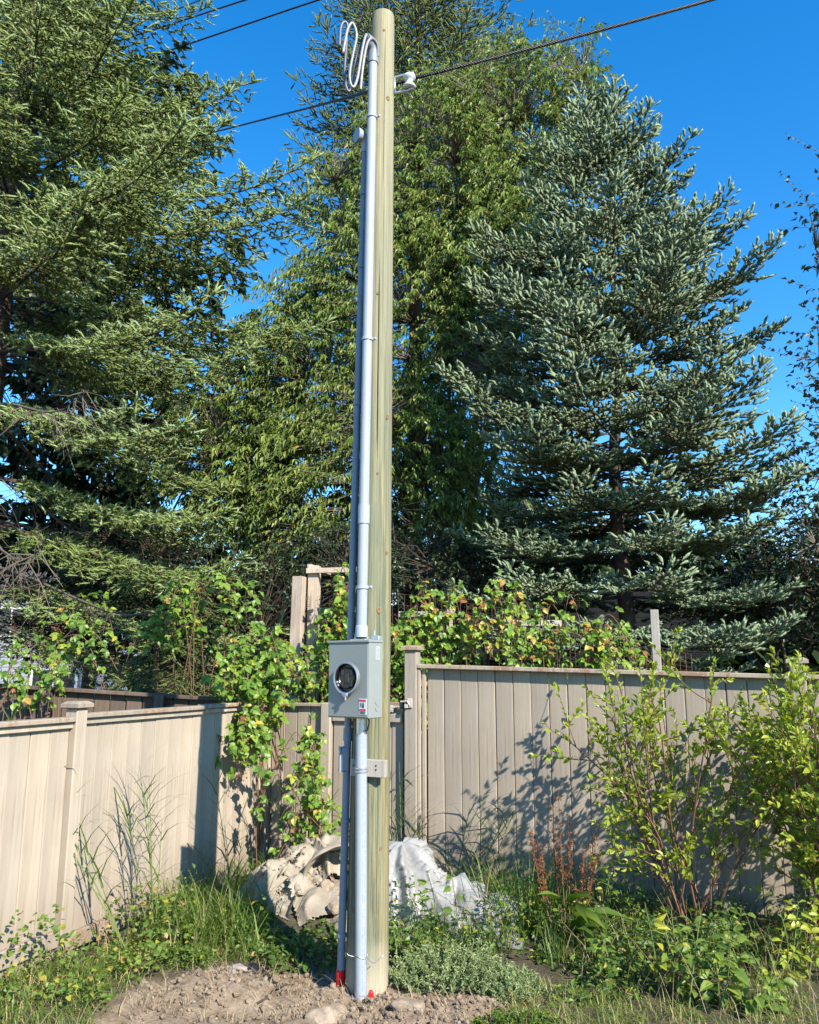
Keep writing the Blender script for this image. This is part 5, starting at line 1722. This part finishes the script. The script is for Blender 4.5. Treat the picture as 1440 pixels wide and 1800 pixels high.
def leaf_patch(name, label, polys, n, seed, leaf, wid, hr, mat, vb=0.45, dry=0.05, avoid=0.6, proto=LEAF_M, cat='weeds', up=0.8, stuff=True, dome=None):
    rng = np.random.RandomState(seed)
    P = scatter_px(polys, n, rng)
    P = P[(dug_mask(P[:, 0], P[:, 1]) < avoid)]
    sl = (P[:, 0] - CORNER[0]) * LDIR[1] - (P[:, 1] - CORNER[1]) * LDIR[0]
    sr = (P[:, 0] - CORNER[0]) * RDIR[1] - (P[:, 1] - CORNER[1]) * RDIR[0]
    P = P[(sl > 0.05) & (sr > 0.05)]
    m = len(P)
    lump = fbm(np.stack([P[:, 0] * 3.6, P[:, 1] * 3.6, P[:, 2] + seed], -1), 3)
    hh = (hr[0] + (hr[1] - hr[0]) * rng.rand(m) ** 0.7) * np.clip((lump - 0.34) * 3.2, 0.10, 1.3)
    P[:, 2] += hh
    d = norm(rng.randn(m, 3) * [1, 1, 0.4] + [0, 0, 0.2])
    U = norm(rng.randn(m, 3) * 0.5 + [0.1, -0.2, up])
    v = vb + rng.randn(m) * 0.15
    v = np.where(rng.rand(m) < dry, rng.uniform(0.9, 1, m), np.minimum(v, 0.9))
    L = leaf * rng.uniform(0.6, 1.3, m)
    V, F, A = instance(proto[0], proto[1], P, frame(d, U), np.stack([L * wid, L, L], 1), {'v': np.clip(v, 0, 1)})
    o = link(name, np_mesh(name, V, F, A), M[mat])
    return tag(o, label, cat, kind='stuff' if stuff else None)


leaf_patch('weeds', 'low yellowing creeping weeds at the foot of the cream fence post', [(150, 1560, 340, 1680, 3), (0, 1690, 200, 1800, 1.5), (200, 1660, 300, 1740, 1), (330, 1640, 470, 1690, 0.6)], 2500, 101, 0.034, 0.75, (0.02, 0.30), 'leaf_weed', 0.55, 0.12)
leaf_patch('weeds', 'dark leafy weeds below the tall fence and shrubs', [(680, 1600, 960, 1690, 1), (940, 1580, 1440, 1690, 3), (1000, 1680, 1300, 1760, 1)], 6500, 102, 0.036, 0.50, (0.02, 0.26), 'leaf_weed', 0.40, 0.06)
leaf_patch('weeds', 'leafy weeds in the shaded hollow left of the pole', [(450, 1640, 600, 1705, 1)], 480, 103, 0.045, 0.6, (0.02, 0.10), 'leaf_weed', 0.35, 0.02, 1.1)


# ------------------------------------------------------------------ individual plants
def mound(name, label, px, py, rx, ry, hgt, n, seed, leaf, wid, mat, vb=0.5, cat='plant'):
    """a dense low cushion of fine leaves"""
    rng = np.random.RandomState(seed)
    c = ground_at(px, py); c[2] = gz(c[0], c[1])
    root = empty(name, tuple(c), 0, label, cat)
    nst = n // 26
    st = MB(); LP, LD, LV = [], [], []
    for k in range(nst):
        a = rng.rand() * 2 * PI; r = rng.rand() ** 0.5
        b = np.array([math.cos(a) * rx * r, math.sin(a) * ry * r, -0.01])
        lum = float(fbm(np.array([[b[0] * 6 + 3, b[1] * 6, seed]]), 2)[0])
        h = hgt * (1 - 0.55 * r * r) * (0.5 + lum) * rng.uniform(0.8, 1.15)
        d = norm(np.array([b[0] * 0.9, b[1] * 0.9 - 0.02, 0.25]) + rng.randn(3) * 0.05)
        e = b + d * h
        st.tube(np.array([b, b + d * h * 0.5, e]), [0.002, 0.0016, 0.001], 3, False)
        sv = rng.randn() * 0.12
        for u in range(26):
            t = rng.uniform(0.25, 1.05)
            LP.append(b + d * h * t); LD.append(norm(rng.randn(3) + d * 0.9)); LV.append(sv + 0.25 * (t - 0.6) + rng.randn() * 0.1)
    LP, LD, LV = np.array(LP), np.array(LD), np.array(LV)
    m = len(LP); L = leaf * rng.uniform(0.6, 1.3, m)
    V, F, A = instance(LEAF_S[0], LEAF_S[1], LP, frame(LD, norm(rng.randn(m, 3) * 0.6 + [0, 0, 1])), np.stack([L * wid, L, L], 1), {'v': np.clip(vb + LV, 0, 1)})
    tag(link('leaves', np_mesh('leaves', V, F, A), M[mat], root), kind='stuff')
    st.build('stems', M['stem_green'], root)
    return root


mound('cushion_weed', 'large grey-green cushion weed right of the pole foot', 785, 1725, 0.27, 0.18, 0.20, 8500, 111, 0.020, 0.40, 'leaf_grey', 0.5)
mound('cushion_weed', 'smaller grey-green cushion weed beside the larger one, toward the shrubs', 890, 1735, 0.18, 0.15, 0.15, 5200, 112, 0.019, 0.40, 'leaf_grey', 0.45)
mound('cushion_weed', 'low green cushion weed at the bottom edge right of centre', 905, 1800, 0.20, 0.08, 0.10, 2600, 113, 0.018, 0.45, 'leaf_weed', 0.5)
mound('ferny_weed', 'small green ferny weed alone on the bare soil left of the pole', 325, 1700, 0.14, 0.07, 0.10, 2400, 114, 0.024, 0.42, 'leaf_weed', 0.42)


def leafy_plant(name, label, px, py, hgt, n_st, seed, leaf, wid, mat, vb, spread=0.25, lean=(0, 0), gap=0.05, cat='plant', proto=LEAF_L, bottom=0.1, ox=0.12):
    rng = np.random.RandomState(seed)
    c = ground_at(px, py); c[2] = gz(c[0], c[1])
    root = empty(name, tuple(c), 0, label, cat)
    st = MB(); LP, LD, LV, LS = [], [], [], []
    for k in range(n_st):
        b = np.array([rng.uniform(-ox, ox), rng.uniform(-ox, ox), -0.02]) if n_st > 1 else np.array([0, 0, -0.02])
        e = b + np.array([rng.uniform(-1, 1) * spread + lean[0], rng.uniform(-1, 1) * spread + lean[1], hgt * rng.uniform(0.7, 1.05)])
        P = smooth_path([b, (b + e) / 2 + rng.randn(3) * 0.02, e], 10)
        st.tube(P, np.linspace(0.0045, 0.002, 10), 5, False)
        L = np.linalg.norm(e - b)
        for s in np.arange(bottom, 1.0, gap / L):
            p = P[min(int(s * 9), 9)]
            for sg in (0, 1):
                a = rng.rand() * 2 * PI
                d = norm(np.array([math.cos(a), math.sin(a) - 0.3, rng.uniform(-0.1, 0.5)]))
                pe = p + d * leaf * 0.35
                st.tube(np.array([p, pe]), [0.0016, 0.0012], 3, False)
                LP.append(pe); LD.append(d + [0, 0, -0.15]); LV.append(rng.randn() * 0.13 + 0.12 * s); LS.append(leaf * rng.uniform(0.65, 1.15) * (1 - 0.35 * s))
    LP, LD, LV, LS = map(np.array, (LP, LD, LV, LS))
    m = len(LP)
    V, F, A = instance(proto[0], proto[1], LP, frame(LD, norm(rng.randn(m, 3) * 0.35 + [0.1, -0.3, 0.8])), np.stack([LS * wid, LS, LS], 1), {'v': np.clip(vb + LV, 0, 1)})
    tag(link('leaves', np_mesh('leaves', V, F, A), M[mat], root), kind='stuff')
    st.build('stems', M['stem_green'], root)
    return root


leafy_plant('sapling', 'thin yellow-leaved sapling in front of the shrubs, lower right', 1160, 1745, 0.62, 1, 121, 0.105, 0.62, 'leaf_shrub', 0.85, 0.04, (-0.03, 0), 0.075)
leafy_plant('broadleaf_weed', 'bushy broad-leaved green plant near the bottom right', 1235, 1760, 0.42, 8, 122, 0.105, 0.62, 'leaf_weed', 0.55, 0.18, (0, 0), 0.055)
leafy_plant('broadleaf_weed', 'upright leafy weed standing in front of the white plastic', 795, 1660, 0.50, 2, 123, 0.085, 0.62, 'leaf_weed', 0.5, 0.10, (0, 0), 0.07)
leafy_plant('broadleaf_weed', 'leafy green weed at the right foot of the pole', 700, 1690, 0.24, 7, 124, 0.07, 0.6, 'leaf_weed', 0.42, 0.10, (0, 0), 0.04)
leafy_plant('broadleaf_weed', 'small bright weed at the edge of the spoil heap', 490, 1672, 0.12, 5, 125, 0.06, 0.62, 'leaf_weed', 0.5, 0.10, (0, 0), 0.04)
leafy_plant('broadleaf_weed', 'yellow-leaved weed at the bottom right corner', 1400, 1705, 0.55, 7, 126, 0.085, 0.55, 'leaf_shrub', 0.75, 0.15, (0.03, 0), 0.055)
leafy_plant('broadleaf_weed', 'large green leaves low between the sapling and the shrubs', 1290, 1690, 0.35, 6, 127, 0.10, 0.75, 'leaf_weed', 0.5, 0.15, (0, 0), 0.08)
leafy_plant('broadleaf_weed', 'small leafy weed on the soil edge right of the cushion weeds', 955, 1745, 0.13, 6, 128, 0.06, 0.4, 'leaf_weed', 0.5, 0.10, (0, 0), 0.04)

leafy_plant('broadleaf_weed', 'low broad-leaved weed at the edge of the dry grass, below the dock', 1085, 1712, 0.26, 6, 129, 0.085, 0.6, 'leaf_weed', 0.5, 0.14, (0, 0), 0.05)
leafy_plant('broadleaf_weed', 'bright leafy weed at the bottom edge near the right corner', 1345, 1770, 0.30, 7, 130, 0.085, 0.6, 'leaf_weed', 0.6, 0.16, (0, 0), 0.05)
leafy_plant('broadleaf_weed', 'upright green weed between the dock and the shrub stems', 1085, 1640, 0.42, 5, 132, 0.075, 0.55, 'leaf_weed', 0.5, 0.14, (0, 0), 0.055)

# dock with rusty seed spikes
def dock(px, py):
    rng = np.random.RandomState(131)
    c = ground_at(px, py); c[2] = gz(c[0], c[1])
    root = empty('dock_plant', tuple(c), 0, 'dock plant with rust-red seed spikes in front of the tall fence', 'plant')
    st = MB(); SP = []
    for (dx, h) in ((-0.22, 0.72), (-0.17, 0.62), (-0.08, 0.88), (-0.04, 0.95), (0.02, 0.78), (0.12, 0.62), (0.2, 0.7)):
        e = np.array([dx, rng.uniform(-0.05, 0.05), h])
        b = np.array([dx * 0.3, 0, 0])
        P = smooth_path([b, (b + e) / 2 + [dx * 0.1, 0, 0], e], 14)
        st.tube(P, np.linspace(0.0045, 0.0015, 14), 5, False)
        for s in np.arange(0.42, 1.0, 0.012):
            p = P[min(int(s * 13), 13)]
            for _ in range(4): SP.append(p + rng.randn(3) * [0.010, 0.010, 0.008])
        for _ in range(3):
            s = rng.uniform(0.45, 0.75); p = P[int(s * 13)]; q = p + np.array([rng.uniform(-0.06, 0.06), rng.uniform(-0.03, 0.03), rng.uniform(0.08, 0.16)])
            st.tube(np.array([p, q]), 0.0012, 3, False)
            for u in np.linspace(0.2, 1, 12):
                for _ in range(3): SP.append(p + (q - p) * u + rng.randn(3) * 0.006)
    SP = np.array(SP); m = len(SP); L = rng.uniform(0.007, 0.013, m)
    V, F, A = instance(LEAF_S[0], LEAF_S[1], SP, frame(norm(rng.randn(m, 3) + [0, 0, 0.5]), norm(rng.randn(m, 3))), np.stack([L * 0.9, L, L], 1), {'v': rng.rand(m)})
    link('seed_spikes', np_mesh('seed_spikes', V, F, A), M['dock_seed'], root)
    st.build('stems', M['twig_brown'], root)
    LP, LD = [], []
    for k in range(9):
        a = rng.uniform(-2.6, -0.4); r = rng.uniform(0.02, 0.10)
        LP.append([math.cos(a) * r, math.sin(a) * r, rng.uniform(0.02, 0.26)]); LD.append([math.cos(a) * 0.6, math.sin(a) * 0.6, rng.uniform(0.1, 0.8)])
    LP, LD = np.array(LP), norm(np.array(LD)); L = rng.uniform(0.2, 0.32, 9)
    pr = leaf_proto([(0.12, 0.3), (0.3, 0.52), (0.5, 0.42), (0.7, 0.46), (0.86, 0.22)], 0.5, 0.3)
    V, F, A = instance(pr[0], pr[1], LP, frame(LD, np.array([0, -0.3, 1.0])), np.stack([L * 0.24, L, L], 1), {'v': rng.uniform(0.3, 0.75, 9)})
    link('leaves', np_mesh('leaves', V, F, A, True), M['leaf_weed'], root)


dock(1000, 1660)


# tall reed-like grasses against the cream fence
def reed(name, label, px, py, tops, seed, Y=None):
    rng = np.random.RandomState(seed)
    c = ground_at(px, py); c[2] = gz(c[0], c[1])
    root = empty(name, tuple(c), 0, label, 'grass stalk')
    st = MB(); parts = []
    for (tx, ty, dY) in tops:
        e = at(tx, ty, c[1] + dY) - c
        b = np.array([rng.uniform(-0.04, 0.04), rng.uniform(-0.03, 0.03), -0.02])
        P = smooth_path([b, (b + e) * 0.5 + [0.0, 0, 0.04], e], 16)
        st.tube(P, np.linspace(0.0042, 0.0016, 16), 5, False)
        n = 11
        s = np.linspace(0.25, 0.98, n)
        q = np.array([P[min(int(x * 15), 15)] for x in s])
        V, F, A = blades(q, rng.uniform(0.18, 0.34, n), rng.uniform(0.011, 0.018, n), rng.uniform(0.25, 0.5, n), rng.uniform(0.2, 0.8, n), np.where(np.arange(n) % 2 == 0, rng.uniform(-0.7, 0.5, n), rng.uniform(2.6, 3.8, n)), 0.35 + rng.randn(n) * 0.15)
        parts.append((V, F, A))
    V, F, A = merge(parts)
    link('blades', np_mesh('blades', V, F, A), M['grass'], root)
    st.build('stems', M['stem_green'], root)


reed('reed_grass', 'tall bladed grass standing against the middle of the cream fence', 268, 1655, [(245, 1345, 0.02), (258, 1390, 0), (222, 1420, 0.0), (285, 1440, 0), (262, 1365, 0.02)], 141)
reed('reed_grass', 'leaning thin grass stalks in front of the cream fence post', 220, 1682, [(5, 1245, -0.1), (20, 1330, -0.1), (130, 1450, 0)], 142)
reed('reed_grass', 'tall bladed grass in the pole shadow near the fence corner', 405, 1590, [(372, 1340, 0.1), (395, 1450, 0), (425, 1480, 0), (345, 1500, 0)], 143)
reed('reed_grass', 'green grass stalks in front of the back fence left of the pole', 520, 1560, [(505, 1370, 0.1), (540, 1340, 0.1), (480, 1400, 0), (585, 1400, 0.1), (560, 1420, 0)], 144)
reed('reed_grass', 'seeding grass stalks against the gate right of the pole', 712, 1570, [(702, 1340, 0.2), (690, 1400, 0.1), (725, 1420, 0.1), (745, 1440, 0.1)], 145)
reed('reed_grass', 'grass stalks beside the white plastic at the tall fence', 840, 1580, [(848, 1400, 0.1), (905, 1420, 0.1), (880, 1450, 0), (820, 1440, 0.1)], 146)

# ------------------------------------------------------------------ plastic sack, film, rocks
def crumple(p, seed, f=4.0):
    """folded film: sharp triangle-wave creases in several directions, bent by slow noise"""
    p = np.asarray(p, float)
    r = np.random.RandomState(seed * 7 + 1)
    w = np.stack([fbm(p * f * 0.55 + 5 * k + seed, 2) for k in range(3)], -1) - 0.5
    q = p + w * (0.9 / f)
    h, t = 0, 0
    for k in range(7):
        d = norm(r.randn(3)); fr = f * r.uniform(0.35, 0.6) * 1.45 ** k; a = 1.0 / (1.95 ** k)
        x = (q @ d) * fr + r.rand() * 2
        h = h + a * np.abs((x % 2) - 1); t += a
        q = q + 0.02 * w
    return h / t


def grid_faces(nu, nv, wrap=False):
    F = []
    for i in range(nv - 1):
        for j in range(nu if wrap else nu - 1):
            k = (j + 1) % nu
            F.append((i * nu + j, i * nu + k, (i + 1) * nu + k, (i + 1) * nu + j))
    return np.array(F)


def drape(size, nu, nv, excess, centre, hfun, seed, iters=260, lift=0.10, hole=None, rot=0.0, rag=0.12, crease=0.035, folds=None):
    """lay a slack sheet over a heap: position-based cloth with more material than room, so it buckles into folds"""
    r = np.random.RandomState(seed)
    u, v = np.meshgrid(np.linspace(-0.5, 0.5, nu) * size[0], np.linspace(-0.5, 0.5, nv) * size[1])
    e = rag * (fbm(np.stack([u * 4, v * 4, 0 * u + seed], -1), 3) - 0.5) * 4
    rr = np.sqrt((u / size[0]) ** 2 + (v / size[1]) ** 2)
    x, y = u * (1 + e * rr), v * (1 + e * rr)
    c, s_ = math.cos(rot), math.sin(rot)
    X = np.stack([centre[0] + c * x - s_ * y, centre[1] + s_ * x + c * y, 0 * x], -1)
    X[..., 2] = hfun(X[..., 0], X[..., 1]) + lift * (0.4 + fbm(X * [3, 3, 1] * 2 + seed, 2)) + 0.10 * (fbm(X * [9, 9, 1] + seed, 2) - 0.5)
    du, dv = size[0] / (nu - 1) * excess, size[1] / (nv - 1) * excess
    cons = []
    for (oi, oj, L, k) in ((0, 1, du, 1.0), (1, 0, dv, 1.0), (1, 1, math.hypot(du, dv), 0.5), (1, -1, math.hypot(du, dv), 0.5), (0, 2, 2 * du, 0.10), (2, 0, 2 * dv, 0.10), (0, 4, 4 * du, 0.04), (4, 0, 4 * dv, 0.04)):
        step = 2 * max(oi, abs(oj))
        for ph in range(2):
            h_ = max(oi, abs(oj))
            if oi: I = [i for i in range(0, nv - oi) if (i // h_) % 2 == ph]; A = (np.array(I)[:, None], np.arange(max(0, -oj), nu - max(0, oj))[None])
            else: J = [j for j in range(0, nu - oj) if (j // h_) % 2 == ph]; A = (np.arange(nv)[:, None], np.array(J)[None])
            cons.append((A, (A[0] + oi, A[1] + oj), L, k))
    pin = X.copy()
    border = np.zeros((nv, nu)); border[0] = border[-1] = 1; border[:, 0] = border[:, -1] = 1
    for it in range(iters):
        X[..., 2] -= 0.0016
        for A, B, L, k in cons:
            d = X[B] - X[A]; l = np.linalg.norm(d, axis=-1, keepdims=True)
            q = d * (0.5 * k * (1 - L / np.maximum(l, 1e-6)))
            X[A] += q; X[B] -= q
        X[..., :2] += (pin[..., :2] - X[..., :2]) * (border * 0.35)[..., None]
        fl = hfun(X[..., 0], X[..., 1]) + 0.006
        X[..., 2] = np.maximum(X[..., 2], fl)
    if folds:
        Xs = X[..., :2]
        k_ = np.array([0.05, 0.25, 0.4, 0.25, 0.05])
        nrm = np.cross(np.gradient(X, axis=1), np.gradient(X, axis=0)); nrm = norm(nrm); nrm = np.where(nrm[..., 2:3] < 0, -nrm, nrm)
        hgt = 0
        for (cx_, cy_, n_, amp_, ph_) in folds:
            dx_, dy_ = Xs[..., 0] - cx_, Xs[..., 1] - cy_
            rad_ = np.sqrt(dx_ ** 2 + dy_ ** 2)
            w_ = fbm(np.stack([Xs[..., 0] * 5, Xs[..., 1] * 5, 0 * rad_ + seed], -1), 2) - 0.5
            x_ = np.arctan2(dy_, dx_) * n_ / (2 * PI) + 1.1 * w_ + ph_ + 0.8 * rad_ * w_
            tri_ = 1 - np.abs(2 * (x_ - np.floor(x_)) - 1)
            var_ = 0.4 + 1.2 * fbm(np.stack([np.floor(x_) * 3.3, rad_ * 2, 0 * rad_ + seed], -1), 1)
            hgt = hgt + amp_ * var_ * (tri_ ** 1.7 - 0.35) * np.clip(rad_ / 0.16, 0, 1) * np.exp(-rad_ * 1.1)
        X = X + nrm * hgt[..., None]
    cr = crumple(np.stack([u, v, 0 * u], -1) + seed, seed, 5.0) - 0.5
    X = X + np.stack([0 * cr, -np.abs(cr) * 0.3, cr], -1) * crease
    X[..., 2] = np.maximum(X[..., 2], ground_z(X[..., 0], X[..., 1]) + 0.008)
    F = grid_faces(nu, nv)
    if hole is not None:
        cc = X.reshape(-1, 3)[F].mean(1)
        uv = np.stack([u.ravel(), v.ravel()], -1)[F].mean(1)
        wob = 1 + 0.5 * (fbm(np.concatenate([uv * 14, np.zeros((len(uv), 1))], -1), 2) - 0.5)
        keep = ((uv[:, 0] - hole[0]) / hole[2]) ** 2 + ((uv[:, 1] - hole[1]) / hole[3]) ** 2 > wob
        F = F[keep]
    return X.reshape(-1, 3), F


def humps(lst, rough=0.05, seed=1):
    xs, ys = np.arange(-1.8, 1.2, 0.012), np.arange(4.3, 6.9, 0.012)
    x, y = np.meshgrid(xs, ys)
    g_ = ground_z(x, y); z = g_.copy()
    for cx_, cy_, rx_, ry_, hh_ in lst:
        z = np.maximum(z, g_ + hh_ * np.clip(1.0 - ((x - cx_) / rx_) ** 2 - ((y - cy_) / ry_) ** 2, 0, 1) ** 0.8)
    z = z + rough * (fbm(np.stack([x * 7, y * 7, 0 * x + seed], -1), 2) - 0.5) * np.clip((z - g_) * 8, 0, 1)
    def h(px, py):
        i = np.clip(((py - ys[0]) / 0.012).astype(int), 0, len(ys) - 1); j = np.clip(((px - xs[0]) / 0.012).astype(int), 0, len(xs) - 1)
        return z[i, j]
    return h


SX, SY = -0.74, 6.32
heap = humps([(SX + 0.06, SY + 0.10, 0.36, 0.30, 0.36), (SX - 0.16, SY - 0.14, 0.34, 0.30, 0.22), (SX + 0.14, SY - 0.30, 0.26, 0.28, 0.11)], 0.10, 2)
sk = empty('plastic_sack', (SX, SY, 0), 0, 'crumpled beige plastic sack slumped open behind the pole, left side', 'sack')
def put_sheet(name, par, mat, *a, **k):
    V, F = drape(*a, **k)
    o_ = np.array(par.location)
    return link(name, np_mesh(name, V - o_, F, None, True), mat, par)


def mouth(seed, rx, rz, length, loc, axis_, flare=0.25, nu=70, nv=36, crease=0.10):
    """the sack's open end: an arched, sagging sleeve with a rolled rim"""
    u, v = np.meshgrid(np.linspace(-0.12 * PI, 1.12 * PI, nu), np.linspace(0, 1, nv))
    f = norm(np.array([axis_[0], axis_[1], 0])); sd = np.array([-f[1], f[0], 0])
    k = 1 + flare * v ** 2 + 0.10 * np.sin(np.clip((v - 0.8) / 0.2, 0, 1) * PI)
    sag = 0.80 + 0.35 * fbm(np.stack([u * 1.1, v * 1.5, 0 * u + seed], -1), 2)
    P = (np.cos(u) * rx * k)[..., None] * sd + (np.sin(u) * rz * k * sag)[..., None] * np.array([0, 0, 1.0]) + (v * length * (0.8 + 0.5 * fbm(np.stack([u * 1.6, 0 * u, 0 * u + seed + 2], -1), 2)))[..., None] * f
    cr = crumple(np.stack([u * 0.22, v * 0.35, 0 * u], -1) + seed, seed, 5.5) - 0.5
    n = norm(P * [1, 1, 1] - (v * length)[..., None] * f)
    P = P + n * (cr * crease)[..., None]
    P = P + np.asarray(loc)
    P[..., 2] = np.maximum(P[..., 2], ground_z(P[..., 0], P[..., 1]) + 0.01)
    return P.reshape(-1, 3), grid_faces(nu, nv)


V, F = mouth(3, 0.21, 0.30, 0.30, (SX + 0.15, SY + 0.06, 0.12), (0.30, -0.95))
link('mouth', np_mesh('mouth', V - np.array(sk.location), F, None, True), M['sack'], sk)
put_sheet('body', sk, M['sack'], (0.56, 0.60), 64, 68, 1.25, (SX - 0.06, SY + 0.10), heap, 4, 90, 0.06, None, 0.25, folds=[(SX + 0.02, SY + 0.12, 9, 0.085, 0.2), (SX - 0.22, SY - 0.05, 6, 0.06, 0.5)])
put_sheet('flap', sk, M['sack'], (0.46, 0.40), 52, 46, 1.25, (SX - 0.16, SY - 0.22), heap, 7, 90, 0.10, None, -0.5, folds=[(SX - 0.02, SY - 0.12, 7, 0.09, 0.1), (SX - 0.30, SY - 0.34, 5, 0.06, 0.7)])
put_sheet('flap', sk, M['sack'], (0.30, 0.34), 34, 40, 1.2, (SX + 0.10, SY - 0.38), heap, 8, 90, 0.05, None, 0.4, folds=[(SX + 0.16, SY - 0.24, 6, 0.06, 0.3)])
put_sheet('flap', sk, M['sack'], (0.22, 0.42), 30, 50, 1.2, (SX + 0.34, SY - 0.66), humps([(SX + 0.34, SY - 0.62, 0.12, 0.22, 0.07)]), 9, 90, 0.05, None, 0.3, folds=[(SX + 0.30, SY - 0.5, 5, 0.05, 0.3)])

FX, FY = 0.16, 5.95
fheap = humps([(FX - 0.20, FY + 0.06, 0.36, 0.36, 0.46), (FX + 0.10, FY - 0.04, 0.38, 0.32, 0.27), (FX + 0.40, FY - 0.08, 0.30, 0.28, 0.16)], 0.08, 5)
fm = empty('plastic_film', (FX, FY, 0), 0, 'crumpled white translucent plastic sheet behind the pole, right side', 'plastic sheet')
put_sheet('sheet', fm, M['film'], (1.04, 0.80), 104, 84, 1.22, (FX + 0.06, FY - 0.08), fheap, 12, 90, 0.05, None, -0.12, folds=[(FX - 0.22, FY + 0.08, 11, 0.075, 0.15), (FX + 0.12, FY + 0.02, 7, 0.055, 0.4), (FX + 0.42, FY - 0.10, 6, 0.05, 0.6)])


def rock_mesh(seed, s, rough=0.5, sub=3):
    bm = bmesh.new()
    bmesh.ops.create_icosphere(bm, subdivisions=sub, radius=1.0)
    co = np.array([v.co[:] for v in bm.verts])
    rng = np.random.RandomState(seed)
    r = np.ones(len(co))
    for _ in range(12):
        n = norm(rng.randn(3)); d = rng.uniform(0.55, 0.85)
        k = co @ n
        r = np.minimum(r, np.where(k > 1e-3, d / np.maximum(k, 1e-3), 9))
    co = co * r[:, None] * (1 + rough * 0.25 * (fbm(co * 2.5 + seed, 3) - 0.5))[:, None]
    co = co * np.asarray(s)
    for v, c in zip(bm.verts, co): v.co = c
    me = bpy.data.meshes.new('rock'); bm.to_mesh(me); bm.free(); me.shade_flat()
    return me


def rock(name, label, px, py, s, seed, mat='stone', dz=0.0, group=None, cat='rock', Y=None, sub=3):
    c = ground_at(px, py)
    z = gz(c[0], c[1]) + s[2] * 0.35 + dz
    o = link(name, rock_mesh(seed, s, 0.6, sub), M[mat], None, (c[0], c[1], z))
    o.rotation_euler = (0, 0, seed * 1.3)
    return tag(o, label, cat, group)


rock('rock', 'large pale rock half buried at the bottom edge left of centre', 575, 1786, (0.17, 0.10, 0.07), 3, dz=-0.015, sub=4)
rock('rock', 'flat grey stone beside the spoil heap and black plastic scrap', 418, 1722, (0.06, 0.04, 0.035), 5, 'stone_grey')
rock('rock', 'buried stone just right of the large pale rock', 715, 1774, (0.13, 0.07, 0.045), 7, 'stone', -0.012)
for k, (px, py, s) in enumerate(((574, 1612, 0.07), (590, 1606, 0.08), (578, 1588, 0.06), (594, 1582, 0.07), (560, 1600, 0.05), (586, 1630, 0.055))):
    rock('rubble', 'broken concrete lump spilling from the beige sack beside the pole', px, py, (s, s * 0.8, s * 0.8), 20 + k, 'stone', 0.10 - 0.02 * (k % 3), 'rubble spilling from the sack', 'rubble')

# pebbles and clods on the bare soil (uncountable)
rng = np.random.RandomState(150)
PR = []
for k in range(4):
    me = rock_mesh(60 + k, (1, 1, 0.75), 0.6, 1)
    V = np.array([v.co[:] for v in me.vertices]); F = np.array([p.vertices[:] for p in me.polygons]); PR.append((V, F)); bpy.data.meshes.remove(me)
for nm, lab, mt, cnt, s0, s1, sd in (('pebbles', 'scattered pale pebbles on the bare soil', 'stone_grey', 420, 0.003, 0.014, 1), ('soil_clods', 'crumbled brown clods on the bare soil', None, 3000, 0.003, 0.026, 2)):
    rng = np.random.RandomState(150 + sd)
    P = scatter_px([(230, 1650, 640, 1800, 3), (620, 1740, 980, 1800, 1.6)], cnt, rng)
    P = P[dug_mask(P[:, 0], P[:, 1]) > 0.35]
    parts = []
    sel = rng.randint(0, 4, len(P))
    for k in range(4):
        q = P[sel == k]; s = s0 + (s1 - s0) * rng.rand(len(q)) ** 3
        q = q + np.array([0, 0, 1]) * (s * 0.3)[:, None]
        Rm = frame(norm(rng.randn(len(q), 3) * [1, 1, 0.2]))
        parts.append(instance(PR[k][0], PR[k][1], q, Rm, s, {'dug': np.ones(len(q))}))
    V, F, A = merge(parts)
    tag(link(nm, np_mesh(nm, V, F, A), M[mt] if mt else M['ground']), lab, 'soil' if mt is None else 'pebbles', kind='stuff')

# black plastic scrap, sticks
c = ground_at(440, 1716); c[2] = gz(c[0], c[1]) + 0.01
V, F = drape((0.24, 0.09), 36, 16, 1.2, (c[0], c[1]), humps([(c[0], c[1], 0.08, 0.05, 0.04)]), 22, 120, 0.04, crease=0.02)
V = V - c
o = link('plastic_scrap', np_mesh('plastic_scrap', V, F, None, True), M['black_plastic'], None, tuple(c))
tag(o, 'scrap of black plastic sticking out of the spoil heap', 'scrap')
for k, (pts, lab) in enumerate((([(385, 1700), (420, 1704), (462, 1708)], 'dark stick lying along the top of the spoil heap'),
                                ([(462, 1706), (480, 1722), (495, 1730)], 'short dark stick slanting down right of the black scrap'),
                                ([(452, 1748), (500, 1725), (520, 1712)], 'thin brown root sticking from the soil left of the pole'))):
    P = []
    for (x, y) in pts:
        q = ground_at(x, y, 0.06); q[2] = gz(q[0], q[1]) + 0.02; P.append(q)
    P = smooth_path(P, 10) + np.random.RandomState(k).randn(10, 3) * 0.004
    mb = MB(); mb.tube(P - P[0], np.linspace(0.006, 0.003, 10), 6)
    tag(mb.build('stick', M['bark'], None, True, tuple(P[0])), lab, 'stick')
